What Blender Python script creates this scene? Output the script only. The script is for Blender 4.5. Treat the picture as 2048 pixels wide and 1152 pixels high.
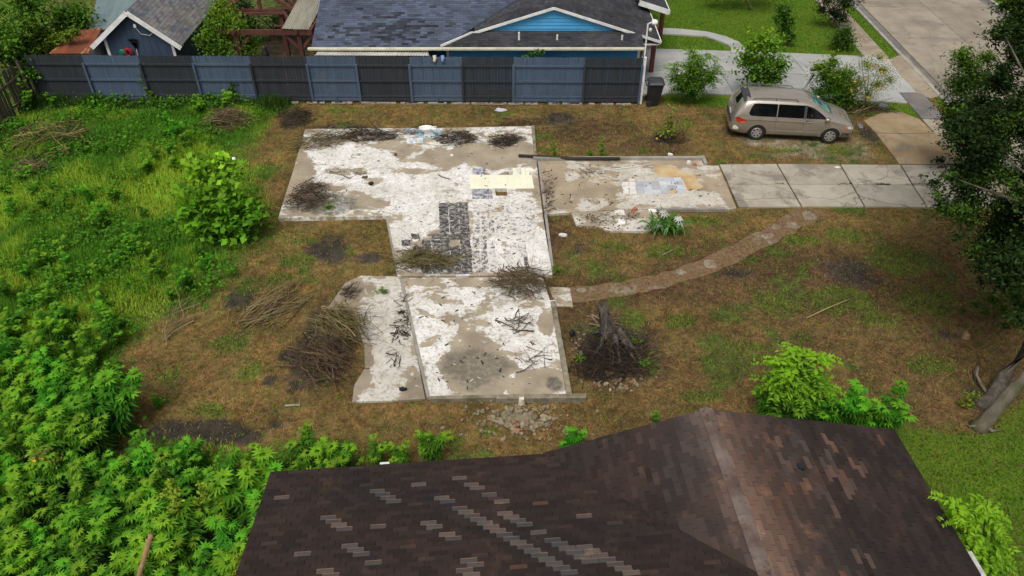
import bpy, bmesh, math, random
import numpy as np
from mathutils import Vector, Matrix
from mathutils.geometry import tessellate_polygon

# ------------------------------------------------------------------ camera, sky, sun, exposure
for o in list(bpy.data.objects): bpy.data.objects.remove(o)
scene = bpy.context.scene
COL = scene.collection
FPX, TH, CH = 1550.0, math.radians(39.5), 16.0
cam = bpy.data.cameras.new('camera'); camo = bpy.data.objects.new('camera', cam); COL.objects.link(camo)
camo.location = (0, 0, CH); camo.rotation_euler = (math.pi/2-TH, 0, 0)
cam.sensor_width = 36; cam.lens = 36*FPX/2048; cam.clip_start = .1; cam.clip_end = 2000
scene.camera = camo
world = bpy.data.worlds.new('World'); scene.world = world; world.use_nodes = True
wn = world.node_tree; bg = wn.nodes['Background']
sky = wn.nodes.new('ShaderNodeTexSky'); sky.sky_type = 'NISHITA'; sky.sun_disc = False
SUN_EL, SUN_ROT = math.radians(62), math.radians(200)
sky.sun_elevation = SUN_EL; sky.sun_rotation = SUN_ROT; sky.dust_density = 6; sky.air_density = 1.0; sky.ozone_density = 1
hs = wn.nodes.new('ShaderNodeHueSaturation'); hs.inputs['Saturation'].default_value = .22
wn.links.new(sky.outputs[0], hs.inputs['Color']); wn.links.new(hs.outputs[0], bg.inputs['Color'])
bg.inputs['Strength'].default_value = .10
sl = bpy.data.lights.new('sun', 'SUN'); sl.energy = 1.5; sl.angle = math.radians(25); sl.color = (1, .96, .9)
so = bpy.data.objects.new('sun', sl); COL.objects.link(so)
so.rotation_euler = (math.pi/2-SUN_EL, 0, math.pi-SUN_ROT); so.location = (0, 0, 30)
scene.view_settings.view_transform = 'Standard'; scene.view_settings.look = 'None'
scene.view_settings.gamma = 1; scene.view_settings.use_curve_mapping = False
scene.view_settings.exposure = 0.3

# ------------------------------------------------------------------ pixel <-> place (photo pixels, 2048 wide)
cT, sT = math.cos(TH), math.sin(TH)
def ray(px, py):
    u = (px-1024)/FPX; v = (py-576)/FPX
    return (u, cT-v*sT, -sT-v*cT)
def G(px, py, z=0.0):
    d = ray(px, py); t = (z-CH)/d[2]
    return Vector((d[0]*t, d[1]*t, z))
def V(px, py, Y):
    d = ray(px, py); t = Y/d[1]
    return Vector((d[0]*t, Y, CH+d[2]*t))
def proj(x, y, z):
    dz = z-CH; zc = y*cT-dz*sT; yu = y*sT+dz*cT
    return 1024+FPX*x/zc, 576-FPX*yu/zc
def GP(pts, z=0.0): return [G(p[0], p[1], z).to_2d() for p in pts]
def ppm(p):   # photo pixels per metre at a point
    return FPX/(p[1]*cT-(p[2]-CH)*sT)

# ------------------------------------------------------------------ noise and masks
_rt = np.random.RandomState(5).rand(256, 256)
def vnoise(x, y, scale=1.0, octv=3, seed=0):
    x = np.asarray(x, float)/scale+seed*17.3; y = np.asarray(y, float)/scale+seed*9.1
    out = 0; amp = 1; tot = 0
    for o in range(octv):
        xi = np.floor(x).astype(int); yi = np.floor(y).astype(int); fx = x-xi; fy = y-yi
        fx = fx*fx*(3-2*fx); fy = fy*fy*(3-2*fy)
        a = _rt[xi % 256, yi % 256]; b = _rt[(xi+1) % 256, yi % 256]; c = _rt[xi % 256, (yi+1) % 256]; d = _rt[(xi+1) % 256, (yi+1) % 256]
        out = out+amp*((a*(1-fx)+b*fx)*(1-fy)+(c*(1-fx)+d*fx)*fy); tot += amp; amp *= .5; x = x*2+3.1; y = y*2+7.7
    return out/tot
def sdist(x, y, poly):   # signed distance, + inside
    x = np.asarray(x, float); y = np.asarray(y, float); n = len(poly)
    d = np.full(x.shape, 1e9); ins = np.zeros(x.shape, bool)
    for i in range(n):
        ax, ay = poly[i]; bx, by = poly[(i+1) % n]
        ex, ey = bx-ax, by-ay; L = ex*ex+ey*ey+1e-12
        t = np.clip(((x-ax)*ex+(y-ay)*ey)/L, 0, 1)
        d = np.minimum(d, np.hypot(x-ax-t*ex, y-ay-t*ey))
        c = ((ay > y) != (by > y)) & (x < (bx-ax)*(y-ay)/((by-ay) if abs(by-ay) > 1e-9 else 1e-9)+ax)
        ins ^= c
    return np.where(ins, d, -d)
def sdist_near(x, y, poly, pad=2.0):   # as sdist, but only worked out near the polygon
    xs = [p[0] for p in poly]; ys = [p[1] for p in poly]; k = (x > min(xs)-pad) & (x < max(xs)+pad) & (y > min(ys)-pad) & (y < max(ys)+pad)
    d = np.full(np.shape(x), -pad, float)
    if k.any(): d[k] = sdist(x[k], y[k], poly)
    return d
def soft(x, y, poly, w): return np.clip(sdist_near(x, y, poly, 3*w+.5)/(2*w)+.5, 0, 1)
def ell(x, y, px, py, rpx, rpy):   # soft ground ellipse given in photo pixels
    c = G(px, py); rx = abs(G(px+rpx, py).x-c.x); ry = abs(G(px, py-rpy).y-c.y)
    q = np.hypot((np.asarray(x)-c.x)/rx, (np.asarray(y)-c.y)/ry)
    return np.clip(1.35-q, 0, 1)

# ------------------------------------------------------------------ objects
def tag(o, label=None, cat=None, group=None, kind=None):
    if label: o['label'] = label
    if cat: o['category'] = cat
    if group: o['group'] = group
    if kind: o['kind'] = kind
    return o
def empty(name, loc=(0, 0, 0), label=None, cat=None, group=None, rz=0):
    o = bpy.data.objects.new(name, None); COL.objects.link(o); o.location = loc; o.rotation_euler = (0, 0, rz); o.empty_display_size = .2
    return tag(o, label, cat, group)
def wloc(o):
    v = Vector((0, 0, 0))
    while o is not None: v += o.location; o = o.parent
    return v
class MB:
    def __init__(s): s.v = []; s.f = []; s.m = []; s.c = []; s.cur = 0; s.col = (1, 1, 1)
    def add(s, vs, fs):
        b = len(s.v); s.v += [tuple(p) for p in vs]; s.c += [s.col]*len(vs)
        s.f += [tuple(b+i for i in f) for f in fs]; s.m += [s.cur]*len(fs); return s
    def box(s, c, size, rot=None):
        x, y, z = size[0]/2, size[1]/2, size[2]/2
        vs = [Vector((a*x, b_*y, d*z)) for a in (-1, 1) for b_ in (-1, 1) for d in (-1, 1)]
        if rot is not None: vs = [rot @ q for q in vs]
        vs = [q+Vector(c) for q in vs]
        return s.add(vs, [(0, 1, 3, 2), (4, 6, 7, 5), (0, 4, 5, 1), (2, 3, 7, 6), (0, 2, 6, 4), (1, 5, 7, 3)])
    def bar(s, p0, p1, w, h, up=(0, 0, 1)):
        p0, p1 = Vector(p0), Vector(p1); d = p1-p0; L = d.length; d.normalize(); upv = Vector(up)
        sd = d.cross(upv)
        if sd.length < 1e-4: sd = d.cross(Vector((0, 1, 0)))
        sd.normalize(); u = sd.cross(d)
        return s.box((p0+p1)/2, (L, w, h), Matrix((d, sd, u)).transposed())
    def tube(s, pts, rad, n=6, caps=True):
        pts = [Vector(p) for p in pts]
        if not hasattr(rad, '__len__'): rad = [rad]*len(pts)
        vs = []; fs = []
        ref = Vector((.31, .17, .93))
        for i, p in enumerate(pts):
            d = (pts[min(i+1, len(pts)-1)]-pts[max(i-1, 0)]).normalized()
            a = d.cross(ref)
            if a.length < .05: a = d.cross(Vector((1, 0, 0)))
            a.normalize(); b = d.cross(a)
            for k in range(n):
                t = 2*math.pi*k/n; vs.append(p+rad[i]*(math.cos(t)*a+math.sin(t)*b))
        for i in range(len(pts)-1):
            for k in range(n):
                k2 = (k+1) % n; fs.append((i*n+k, i*n+k2, (i+1)*n+k2, (i+1)*n+k))
        if caps: fs.append(tuple(range(n-1, -1, -1))); fs.append(tuple((len(pts)-1)*n+k for k in range(n)))
        return s.add(vs, fs)
    def prism(s, poly, z0, z1, holes=()):
        loops = [[Vector((p[0], p[1], 0)) for p in poly]]+[[Vector((p[0], p[1], 0)) for p in h] for h in holes]
        tri = tessellate_polygon(loops); flat = [p for l in loops for p in l]; n = len(flat)
        fix = []
        for t in tri:
            a, b, c = (flat[i] for i in t)
            fix.append(tuple(t) if (b-a).cross(c-a).z > 0 else tuple(reversed(t)))
        z1f = z1 if callable(z1) else (lambda x, y: z1)
        vs = [(p.x, p.y, z0) for p in flat]+[(p.x, p.y, z1f(p.x, p.y)) for p in flat]
        fs = [tuple(reversed(t)) for t in fix]+[tuple(i+n for i in t) for t in fix]
        b = 0
        for li, l in enumerate(loops):
            m = len(l); ar = sum(l[i].x*l[(i+1) % m].y-l[(i+1) % m].x*l[i].y for i in range(m))
            for i in range(m):
                j = (i+1) % m; q = (b+i, b+j, n+b+j, n+b+i)
                fs.append(q if (ar > 0) == (li == 0) else tuple(reversed(q)))
            b += m
        return s.add(vs, fs)
    def lathe(s, c, prof, n=16, sy=1.0):
        vs = []; fs = []
        for r, z in prof:
            for k in range(n): t = 2*math.pi*k/n; vs.append((c[0]+r*math.cos(t), c[1]+r*sy*math.sin(t), c[2]+z))
        for i in range(len(prof)-1):
            for k in range(n): k2 = (k+1) % n; fs.append((i*n+k, i*n+k2, (i+1)*n+k2, (i+1)*n+k))
        fs.append(tuple(range(n-1, -1, -1))); fs.append(tuple((len(prof)-1)*n+k for k in range(n)))
        return s.add(vs, fs)
    def quad(s, a, b, c, d): return s.add([a, b, c, d], [(0, 1, 2, 3)])
    def build(s, name, mat, parent=None, smooth=False, bevel=0, local=False):
        me = bpy.data.meshes.new(name); off = Vector((0, 0, 0))
        if parent is not None and not local: off = wloc(parent)
        me.from_pydata([(a-off.x, b-off.y, c-off.z) for a, b, c in s.v], [], s.f)
        mats = mat if isinstance(mat, (list, tuple)) else [mat]
        for m in mats: me.materials.append(m)
        if len(mats) > 1: me.polygons.foreach_set('material_index', s.m)
        if any(c != (1, 1, 1) for c in s.c):
            at = me.attributes.new('col', 'FLOAT_COLOR', 'POINT'); at.data.foreach_set('color', [q for c in s.c for q in (c[0], c[1], c[2], 1)])
        if smooth: me.polygons.foreach_set('use_smooth', [True]*len(me.polygons))
        me.update(); o = bpy.data.objects.new(name, me); COL.objects.link(o); o.parent = parent
        if bevel:
            b = o.modifiers.new('bevel', 'BEVEL'); b.width = bevel; b.segments = 2; b.limit_method = 'ANGLE'
        return o
def np_mesh(name, v, tri, mat, col=None, parent=None, off=None, smooth=False):
    v = np.asarray(v, np.float32).reshape(-1, 3)
    if off is not None: v = v-np.asarray(off, np.float32)
    tri = np.asarray(tri, np.int32).reshape(-1, 3)
    me = bpy.data.meshes.new(name); me.vertices.add(len(v)); me.vertices.foreach_set('co', v.ravel())
    me.loops.add(tri.size); me.loops.foreach_set('vertex_index', tri.ravel())
    me.polygons.add(len(tri)); me.polygons.foreach_set('loop_start', np.arange(0, tri.size, 3, dtype=np.int32))
    me.polygons.foreach_set('loop_total', np.full(len(tri), 3, np.int32))
    if smooth: me.polygons.foreach_set('use_smooth', np.ones(len(tri), bool))
    me.materials.append(mat)
    if col is not None:
        c = np.ones((len(v), 4), np.float32); c[:, :3] = col
        at = me.attributes.new('col', 'FLOAT_COLOR', 'POINT'); at.data.foreach_set('color', c.ravel())
    me.update(calc_edges=True); me.validate()
    o = bpy.data.objects.new(name, me); COL.objects.link(o); o.parent = parent
    return o
def copy_tree(o, parent=None):
    c = o.copy(); COL.objects.link(c); c.parent = parent
    for ch in list(o.children): copy_tree(ch, c)
    return c

# ------------------------------------------------------------------ materials
class N:
    def __init__(s, name):
        s.mat = bpy.data.materials.new(name); s.mat.use_nodes = True; s.nt = s.mat.node_tree; s.b = s.nt.nodes['Principled BSDF']; s.out = s.nt.nodes['Material Output']
        s._pos = None
    def new(s, t, **kw):
        n = s.nt.nodes.new(t)
        for k, v in kw.items(): setattr(n, k, v)
        return n
    def link(s, a, b): s.nt.links.new(a, b)
    @property
    def pos(s):
        if s._pos is None: s._pos = s.new('ShaderNodeNewGeometry').outputs['Position']
        return s._pos
    def objco(s): return s.new('ShaderNodeTexCoord').outputs['Object']
    def setv(s, sock, val):
        if isinstance(val, bpy.types.NodeSocket): s.link(val, sock)
        elif isinstance(val, (tuple, list)) and sock.type == 'RGBA': sock.default_value = (*val[:3], 1)
        else: sock.default_value = val
    def noise(s, scale, detail=4, rough=.55, co=None, dist=0, vec=None):
        n = s.new('ShaderNodeTexNoise'); n.inputs['Scale'].default_value = scale; n.inputs['Detail'].default_value = detail
        n.inputs['Roughness'].default_value = rough; n.inputs['Distortion'].default_value = dist
        c = co or s.pos
        if vec:
            m = s.new('ShaderNodeMapping'); m.inputs['Scale'].default_value = vec; s.link(c, m.inputs[0]); c = m.outputs[0]
        s.link(c, n.inputs['Vector']); return n.outputs['Fac']
    def ramp(s, fac, a, b):   # smooth threshold from a to b
        n = s.new('ShaderNodeMapRange'); n.interpolation_type = 'SMOOTHSTEP'; n.inputs['From Min'].default_value = a; n.inputs['From Max'].default_value = b
        s.link(fac, n.inputs['Value']); return n.outputs['Result']
    def mix(s, fac, a, b, typ='MIX'):
        n = s.new('ShaderNodeMix'); n.data_type = 'RGBA'; n.blend_type = typ
        s.setv(n.inputs[0], fac); s.setv(n.inputs[6], a); s.setv(n.inputs[7], b); return n.outputs[2]
    def math(s, op, a, b=0.0, clamp=False):
        n = s.new('ShaderNodeMath'); n.operation = op; n.use_clamp = clamp
        s.setv(n.inputs[0], a); s.setv(n.inputs[1], b); return n.outputs[0]
    def attr(s, name, out='Fac'): n = s.new('ShaderNodeAttribute'); n.attribute_name = name; return n.outputs[out]
    def rnd(s): return s.new('ShaderNodeObjectInfo').outputs['Random']
    def bump(s, h, strength=.3, dist=.02):
        n = s.new('ShaderNodeBump'); n.inputs['Strength'].default_value = strength; n.inputs['Distance'].default_value = dist
        s.link(h, n.inputs['Height']); s.link(n.outputs[0], s.b.inputs['Normal'])
    def fin(s, color, rough=.8, metal=0.0, spec=.4, coat=0):
        s.setv(s.b.inputs['Base Color'], color); s.setv(s.b.inputs['Roughness'], rough); s.setv(s.b.inputs['Metallic'], metal)
        s.setv(s.b.inputs['Specular IOR Level'], spec); s.b.inputs['Coat Weight'].default_value = coat
        return s.mat
M = {}
def simple(key, c1, c2=None, scale=4, rough=.7, metal=0, bump=.15, spec=.4, vec=None, var=.25, coat=0, dirt=None, obj=False):
    n = N(key); co = n.objco() if obj else None
    c2 = c2 or tuple(q*.75 for q in c1)
    f = n.ramp(n.noise(scale, 5, .6, co, vec=vec), .35, .65)
    c = n.mix(f, c1, c2)
    if var: c = n.mix(var, c, n.mix(n.rnd(), (.45, .45, .45), (1.25, 1.25, 1.25)), 'MULTIPLY')
    if dirt: c = n.mix(n.ramp(n.noise(scale*.35, 6, .65, co), .5, .68), c, dirt)
    if bump: n.bump(n.noise(scale*4, 4, .6, co, vec=vec), bump, .01)
    M[key] = n.fin(c, rough, metal, spec, coat); return M[key]
def leafmat(key, trans=.28, rough=.55):
    n = N(key); c = n.attr('col', 'Color'); c = n.mix(.5, c, n.mix(n.noise(1.1, 3), (.55, .55, .55), (1.4, 1.4, 1.3)), 'MULTIPLY')
    n.fin(c, rough, 0, .1); t = n.new('ShaderNodeBsdfTranslucent'); n.link(n.mix(1.0, c, (1.25, 1.3, .5), 'MULTIPLY'), t.inputs['Color'])
    mx = n.new('ShaderNodeMixShader'); mx.inputs[0].default_value = trans
    n.link(n.b.outputs[0], mx.inputs[1]); n.link(t.outputs[0], mx.inputs[2]); n.link(mx.outputs[0], n.out.inputs['Surface']); M[key] = n.mat
    return n.mat
leafmat('leaf'); leafmat('grass', .2)
def litter():
    n = N('litter'); M['litter'] = n.fin(n.attr('col', 'Color'), .9, 0, .1)
litter()
simple('bark', (.13, .11, .085), (.07, .055, .04), 9, .9, bump=.6, vec=(1, 1, .3))
simple('stem', (.09, .11, .03), (.07, .05, .025), 6, .8)
simple('stick', (.10, .07, .045), (.05, .035, .025), 7, .9, var=.3)
simple('white_paint', (.78, .78, .76), (.62, .61, .58), 3, .6)
simple('dark_plastic', (.012, .013, .015), (.02, .02, .022), 5, .45)
simple('concrete', (.34, .32, .28), (.26, .24, .2), 2.2, .85, dirt=(.19, .165, .13))
simple('concrete_tan', (.33, .28, .21), (.22, .17, .11), 1.2, .85, dirt=(.27, .17, .08))
simple('concrete_light', (.36, .36, .345), (.29, .29, .28), .8, .8, dirt=(.24, .235, .22), var=.25)
simple('street', (.29, .245, .19), (.2, .165, .125), .45, .85, dirt=(.24, .2, .155), var=.15)
simple('wet_concrete', (.12, .11, .1), (.17, .155, .135), 1.3, .35, var=0)
simple('old_wood', (.27, .24, .17), (.17, .145, .10), 6, .9, bump=.4, dirt=(.12, .1, .06))
simple('gutter', (.62, .6, .46), (.5, .48, .36), 2, .6)
def conc_mat(key, a, b, stain, amt=.7, crack=.6, rust=None):
    n = N(key); c = n.mix(n.ramp(n.noise(.9, 7, .62), .35, .65), a, b); c = n.mix(.3, c, n.mix(n.rnd(), (.6, .6, .6), (1.25, 1.25, 1.25)), 'MULTIPLY')
    c = n.mix(n.math('MULTIPLY', n.ramp(n.noise(.6, 9, .68, None, .5), .50, .60), amt), c, stain)
    c = n.mix(n.math('MULTIPLY', n.ramp(n.noise(2.4, 9, .72), .56, .70), amt*.8), c, tuple(.75*q for q in stain))
    if rust: c = n.mix(n.math('MULTIPLY', n.ramp(n.noise(.8, 7, .65, None, .4, (.5, 1.4, 1)), .54, .66), .6), c, rust)
    c = n.mix(.5, c, n.mix(n.noise(45, 4, .7), (.6, .6, .6), (1.4, 1.4, 1.4)), 'MULTIPLY')
    vo = n.new('ShaderNodeTexVoronoi'); vo.feature = 'DISTANCE_TO_EDGE'; vo.inputs['Scale'].default_value = .28
    mp2 = n.new('ShaderNodeMixRGB'); mp2.blend_type = 'ADD'; mp2.inputs[0].default_value = .35; n.link(n.pos, mp2.inputs[1]); nz = n.new('ShaderNodeTexNoise'); nz.inputs['Scale'].default_value = 2; nz.inputs['Detail'].default_value = 6; n.link(n.pos, nz.inputs['Vector']); n.link(nz.outputs['Color'], mp2.inputs[2]); n.link(mp2.outputs[0], vo.inputs['Vector'])
    c = n.mix(n.math('MULTIPLY', n.ramp(vo.outputs['Distance'], .006, .001), crack), c, (.07, .055, .035))
    n.bump(n.noise(35, 5, .6), .3, .01); M[key] = n.fin(c, .75, 0, .35); return M[key]
conc_mat('concrete_light', (.37, .37, .355), (.31, .31, .295), (.235, .235, .22), .5, .25)
conc_mat('street', (.29, .245, .19), (.225, .19, .145), (.16, .14, .115), .55, .35)
conc_mat('concrete_tan', (.33, .28, .21), (.25, .2, .14), (.17, .14, .1), .6, .4)
conc_mat('concrete_pad', (.31, .235, .14), (.25, .175, .09), (.15, .125, .095), .75, .4, (.29, .165, .07))
conc_mat('drive_conc', (.37, .335, .275), (.29, .255, .2), (.17, .15, .12), .75, .6)
rng = np.random.RandomState(11); random.seed(4)
# ================================================================== GROUND
GREEN_P = GP([(600, 200), (555, 232), (500, 300), (545, 440), (480, 500), (440, 600), (330, 630), (235, 690), (262, 800), (150, 890), (320, 905), (560, 905), (700, 915), (700, 960), (520, 1000), (480, 1300), (-400, 1300), (-700, 200)])
LAWN1 = GP([(1310, 96), (1280, -60), (1800, -60), (1690, -20), (1735, 118)])
LAWN2 = GP([(1770, 850), (1850, 855), (1960, 868), (2048, 800), (2300, 760), (2300, 1300), (1900, 1300)])
LAWN4 = GP([(1766-240, -160), (1778, 119), (1803, 107), (1803-242, -160)])
LAWN5 = GP([(1868, 196), (1884, 192), (1960, 280), (2060, 400), (2040, 400), (1900, 240)])
LAWN3 = GP([(1325, 186), (1450, 188), (1820, 208), (1850, 236), (1700, 226), (1330, 206)])
BACKY_SHADE = GP([(420, 112), (620, 112), (640, -60), (380, -60)])
SLABU = GP([(530, 250), (1090, 245), (1120, 420), (1090, 560), (1160, 800), (700, 815), (650, 560), (770, 440), (540, 440)])
GRAVEL = GP([(1480, 270), (1720, 278), (1740, 320), (1600, 322), (1500, 300)])
DARKS = [(615, 410, 60, 40), (660, 415, 60, 18), (690, 260, 90, 18), (590, 240, 40, 22), (100, 270, 110, 40), (450, 245, 50, 22), (640, 690, 70, 110), (575, 710, 26, 22), (605, 770, 40, 26), (660, 500, 60, 40), (740, 515, 40, 16),
         (330, 860, 70, 34), (420, 850, 60, 22), (560, 850, 40, 16), (540, 760, 22, 14), (1220, 720, 70, 60), (1160, 495, 26, 18), (1330, 275, 40, 16), (1700, 540, 70, 40), (1900, 670, 50, 14), (1240, 700, 120, 80), (1470, 545, 60, 12),
         (1960, 800, 40, 40), (1120, 240, 60, 20), (1740, 270, 24, 24), (480, 600, 40, 30), (350, 610, 30, 30), (1480, 260, 60, 14), (180, 900, 120, 30), (20, 1000, 200, 200), (300, 1000, 200, 120), (230, 780, 60, 50), (440, 870, 110, 30)]
REDS = [(1250, 580, 200, 30), (1420, 545, 120, 26), (1160, 620, 60, 80), (1180, 260, 110, 30), (1300, 290, 90, 22), (1100, 470, 40, 60), (1500, 500, 100, 20), (1650, 560, 140, 60)]
GPATCH = [(1320, 500, 70, 22), (1240, 490, 60, 16), (1400, 440, 60, 12), (1680, 600, 90, 40), (1560, 610, 60, 30), (1790, 520, 90, 40), (1690, 470, 60, 22), (1860, 730, 60, 30), (1500, 520, 40, 8), (1370, 250, 30, 16), (1500, 260, 40, 18), (1290, 300, 20, 10),
          (700, 500, 22, 10), (600, 520, 50, 16), (620, 480, 30, 8), (560, 560, 40, 20), (450, 690, 60, 26), (340, 740, 70, 34), (500, 740, 40, 26), (430, 820, 60, 26), (330, 800, 30, 16), (620, 560, 40, 10), (1270, 640, 40, 30), (1360, 640, 60, 20),
          (680, 220, 50, 8), (1500, 700, 60, 24), (1300, 720, 30, 40), (980, 860, 30, 20), (910, 880, 22, 18), (1560, 300, 50, 8), (1680, 300, 40, 14), (1420, 210, 60, 6), (530, 340, 40, 24), (470, 290, 60, 20), (1850, 600, 90, 40), (1760, 640, 60, 24), (1600, 480, 60, 16), (1400, 790, 60, 20)]
def masks(x, y):
    n1 = vnoise(x, y, 1.6, 4, 1); n2 = vnoise(x, y, .55, 3, 2); n3 = vnoise(x, y, 4.0, 3, 3)
    green = np.clip(soft(x, y, GREEN_P, .7)+(n1-.5)*.9*(np.abs(soft(x, y, GREEN_P, 1.6)-.5) < .5), 0, 1)
    green = np.maximum(green, ((x < -13) & (y > 33.2)).astype(float))
    patch = np.zeros_like(green)
    for p in GPATCH: patch = np.maximum(patch, ell(x, y, *p))
    patch = np.clip(patch*2.2*(n2*.7+n1*.5)-.35, 0, 1)
    patch = np.maximum(patch, np.clip((n1*.55+n2*.45-.55)*5, 0, .8))
    lawn = np.maximum.reduce([soft(x, y, LAWN1, .2), soft(x, y, LAWN2, .5), soft(x, y, LAWN3, .25), soft(x, y, LAWN4, .1), soft(x, y, LAWN5, .1)])
    lawn = np.where(y > 40, np.maximum(lawn, soft(x, y, GP([(1250, 60), (1280, -200), (2300, -200), (1950, 60)]), .3)), lawn)
    lawn = np.where(y > 48, 1.0, lawn); lawn = np.where(np.abs(x) > 27, np.maximum(lawn, .9), lawn)
    dark = np.zeros_like(green)
    for p in DARKS: dark = np.maximum(dark, ell(x, y, *p))
    dark = np.clip(dark*1.6*(n2*.8+.45)-.25, 0, 1); dark = np.maximum(dark, .8*soft(x, y, BACKY_SHADE, .3))  # soil patches, plus shade of the pergola yard painted in as darker ground
    dark = np.maximum(dark, np.clip((n2*.5+n1*.5-.60)*8, 0, .75))
    red = np.zeros_like(green)
    for p in REDS: red = np.maximum(red, ell(x, y, *p))
    right = np.clip((x-1)/6, 0, 1)*np.clip((24-y)/3, 0, 1)
    red = np.clip(red*1.2*(.4+n2)+right*.5*(n3+.35), 0, 1)
    grav = soft(x, y, GRAVEL, .4)*np.clip(n2*2.4-.75, 0, 1)
    return green, patch, lawn, dark, red, grav
STREET_P = GP([(1548, -160), (2557, 900), (3192, 900), (1762, -160)])
def gz(x, y): return -.05*vnoise(x, y, 2.2, 2, 9)-.4*np.clip(sdist(x, y, STREET_P)/.25+.5, 0, 1)
def ground_mat():
    n = N('ground'); g, p, l, d, r, gr = (n.attr(k) for k in ('green', 'patch', 'lawn', 'dark', 'red', 'grav'))
    f1 = n.noise(9, 8, .7); f2 = n.noise(1.3, 6, .65); f3 = n.noise(38, 6, .7)
    straw = n.mix(n.ramp(f1, .32, .68), (.115, .066, .024), (.275, .165, .06)); straw = n.mix(n.ramp(f2, .38, .7), straw, (.125, .105, .034))
    redc = n.mix(n.ramp(f1, .3, .7), (.06, .036, .02), (.15, .088, .045))
    c = n.mix(r, straw, redc)
    c = n.mix(n.math('MULTIPLY', n.ramp(f3, .45, .7), .6), c, (.05, .032, .018))
    c = n.mix(n.math('MULTIPLY', gr, n.ramp(f3, .35, .6)), c, (.33, .31, .27))
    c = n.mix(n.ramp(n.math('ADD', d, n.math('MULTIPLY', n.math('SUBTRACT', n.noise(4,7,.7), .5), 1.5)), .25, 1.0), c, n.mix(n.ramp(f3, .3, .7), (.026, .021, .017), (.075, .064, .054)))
    gc = n.mix(n.ramp(f1, .35, .65), (.05, .075, .014), (.105, .15, .024))
    pm = n.ramp(n.math('ADD', n.math('MAXIMUM', g, p), n.math('MULTIPLY', n.math('SUBTRACT', f1, .5), .9)), .4, .75)
    c = n.mix(n.math('MULTIPLY', pm, .8), c, gc)
    c = n.mix(.75, c, n.mix(n.ramp(n.noise(.55, 5, .6), .32, .68), (.58, .57, .56), (1.3, 1.3, 1.28)), 'MULTIPLY'); c = n.mix(.8, c, n.mix(n.ramp(n.noise(3.2, 6, .68), .34, .66), (.55, .54, .53), (1.38, 1.36, 1.3)), 'MULTIPLY')
    lc = n.mix(n.ramp(f2, .35, .65), (.075, .15, .01), (.115, .17, .014)); lc = n.mix(n.ramp(f3, .45, .75), lc, (.045, .075, .01))
    c = n.mix(n.ramp(l, .3, .7), c, lc)
    n.bump(n.math('ADD', f1, n.math('MULTIPLY', f3, .5)), .9, .05); M['ground'] = n.fin(c, .93, 0, .15)
ground_mat()
def make_ground():
    def axis(a, b, st, outer):
        core = np.arange(a, b+1e-6, st); k = np.cumsum(st*1.35**np.arange(1, 40)); k = k[k < outer]
        return np.concatenate([(a-k)[::-1], core, b+k])
    xs = axis(-27, 27, .2, 900); ys = axis(4, 50, .2, 900)
    X, Y = np.meshgrid(xs, ys); x = X.ravel(); y = Y.ravel()
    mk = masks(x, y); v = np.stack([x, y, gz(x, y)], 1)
    nx, ny = len(xs), len(ys); i = np.arange(nx*ny).reshape(ny, nx)
    a, b, c, d = i[:-1, :-1].ravel(), i[:-1, 1:].ravel(), i[1:, 1:].ravel(), i[1:, :-1].ravel()
    o = np_mesh('ground', v, np.concatenate([np.stack([a, b, c], 1), np.stack([a, c, d], 1)]), M['ground'], smooth=True)
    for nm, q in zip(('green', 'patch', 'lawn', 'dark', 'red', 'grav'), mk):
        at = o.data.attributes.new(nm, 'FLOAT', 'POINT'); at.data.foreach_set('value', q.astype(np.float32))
    tag(o, kind='structure')
make_ground()

# ================================================================== STREET, PAVEMENT, DRIVEWAYS
def line_to_vp(px, py, y2):   # image of a ground line that runs parallel to the street
    return (px+(1034-px)/(-700-py)*(y2-py), y2)
def strip(name, poly, z0, z1, mat, parent=None, kind='structure', bevel=0):
    o = MB().prism(GP(poly), z0, z1).build(name, mat, parent, bevel=bevel)
    if parent is None: tag(o, kind=kind)
    return o
# street: panels divided by joints
A = lambda y: line_to_vp(1803, 108, y)
B = lambda y: line_to_vp(2005, 20, y)
def lerp(a, b, t): return a+(b-a)*t
sroad = strip('street', [A(-160), A(900), (B(900)[0]+60, 900), (B(-160)[0], -160)], -.3, -.09, M['wet_concrete'])
jm = .012
a0, a1 = G(*A(-160)).to_2d(), G(*A(900)).to_2d(); b0 = G(*B(-160)).to_2d()
sdir = (a1-a0).normalized(); snorm = Vector((-sdir.y, sdir.x)); snorm *= 1 if snorm.dot(b0-a0) > 0 else -1
SW = abs((b0-a0).dot(snorm)); SL = (a1-a0).length
npan = int(SL/4.6)
for k in range(npan):
    for s_ in (0, 1):
        u0, u1 = k*SL/npan+.015, (k+1)*SL/npan-.015; w0, w1 = (.5, SW/2-.012) if s_ == 0 else (SW/2+.012, SW-.5)
        q = [a0+sdir*u+snorm*w for u, w in ((u0, w0), (u1, w0), (u1, w1), (u0, w1))]
        MB().prism(q, -.2, -.055).build('street_panel', M['street'], sroad)
kerb = MB()
for w in (-.08, SW+.08):
    kerb.prism([a0+sdir*u+snorm*(w+dw) for u, dw in ((0, -.08), (SL, -.08), (SL, .08), (0, .08))], -.3, .05)
tag(kerb.build('kerb', M['concrete'], bevel=.02), kind='structure')
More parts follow.
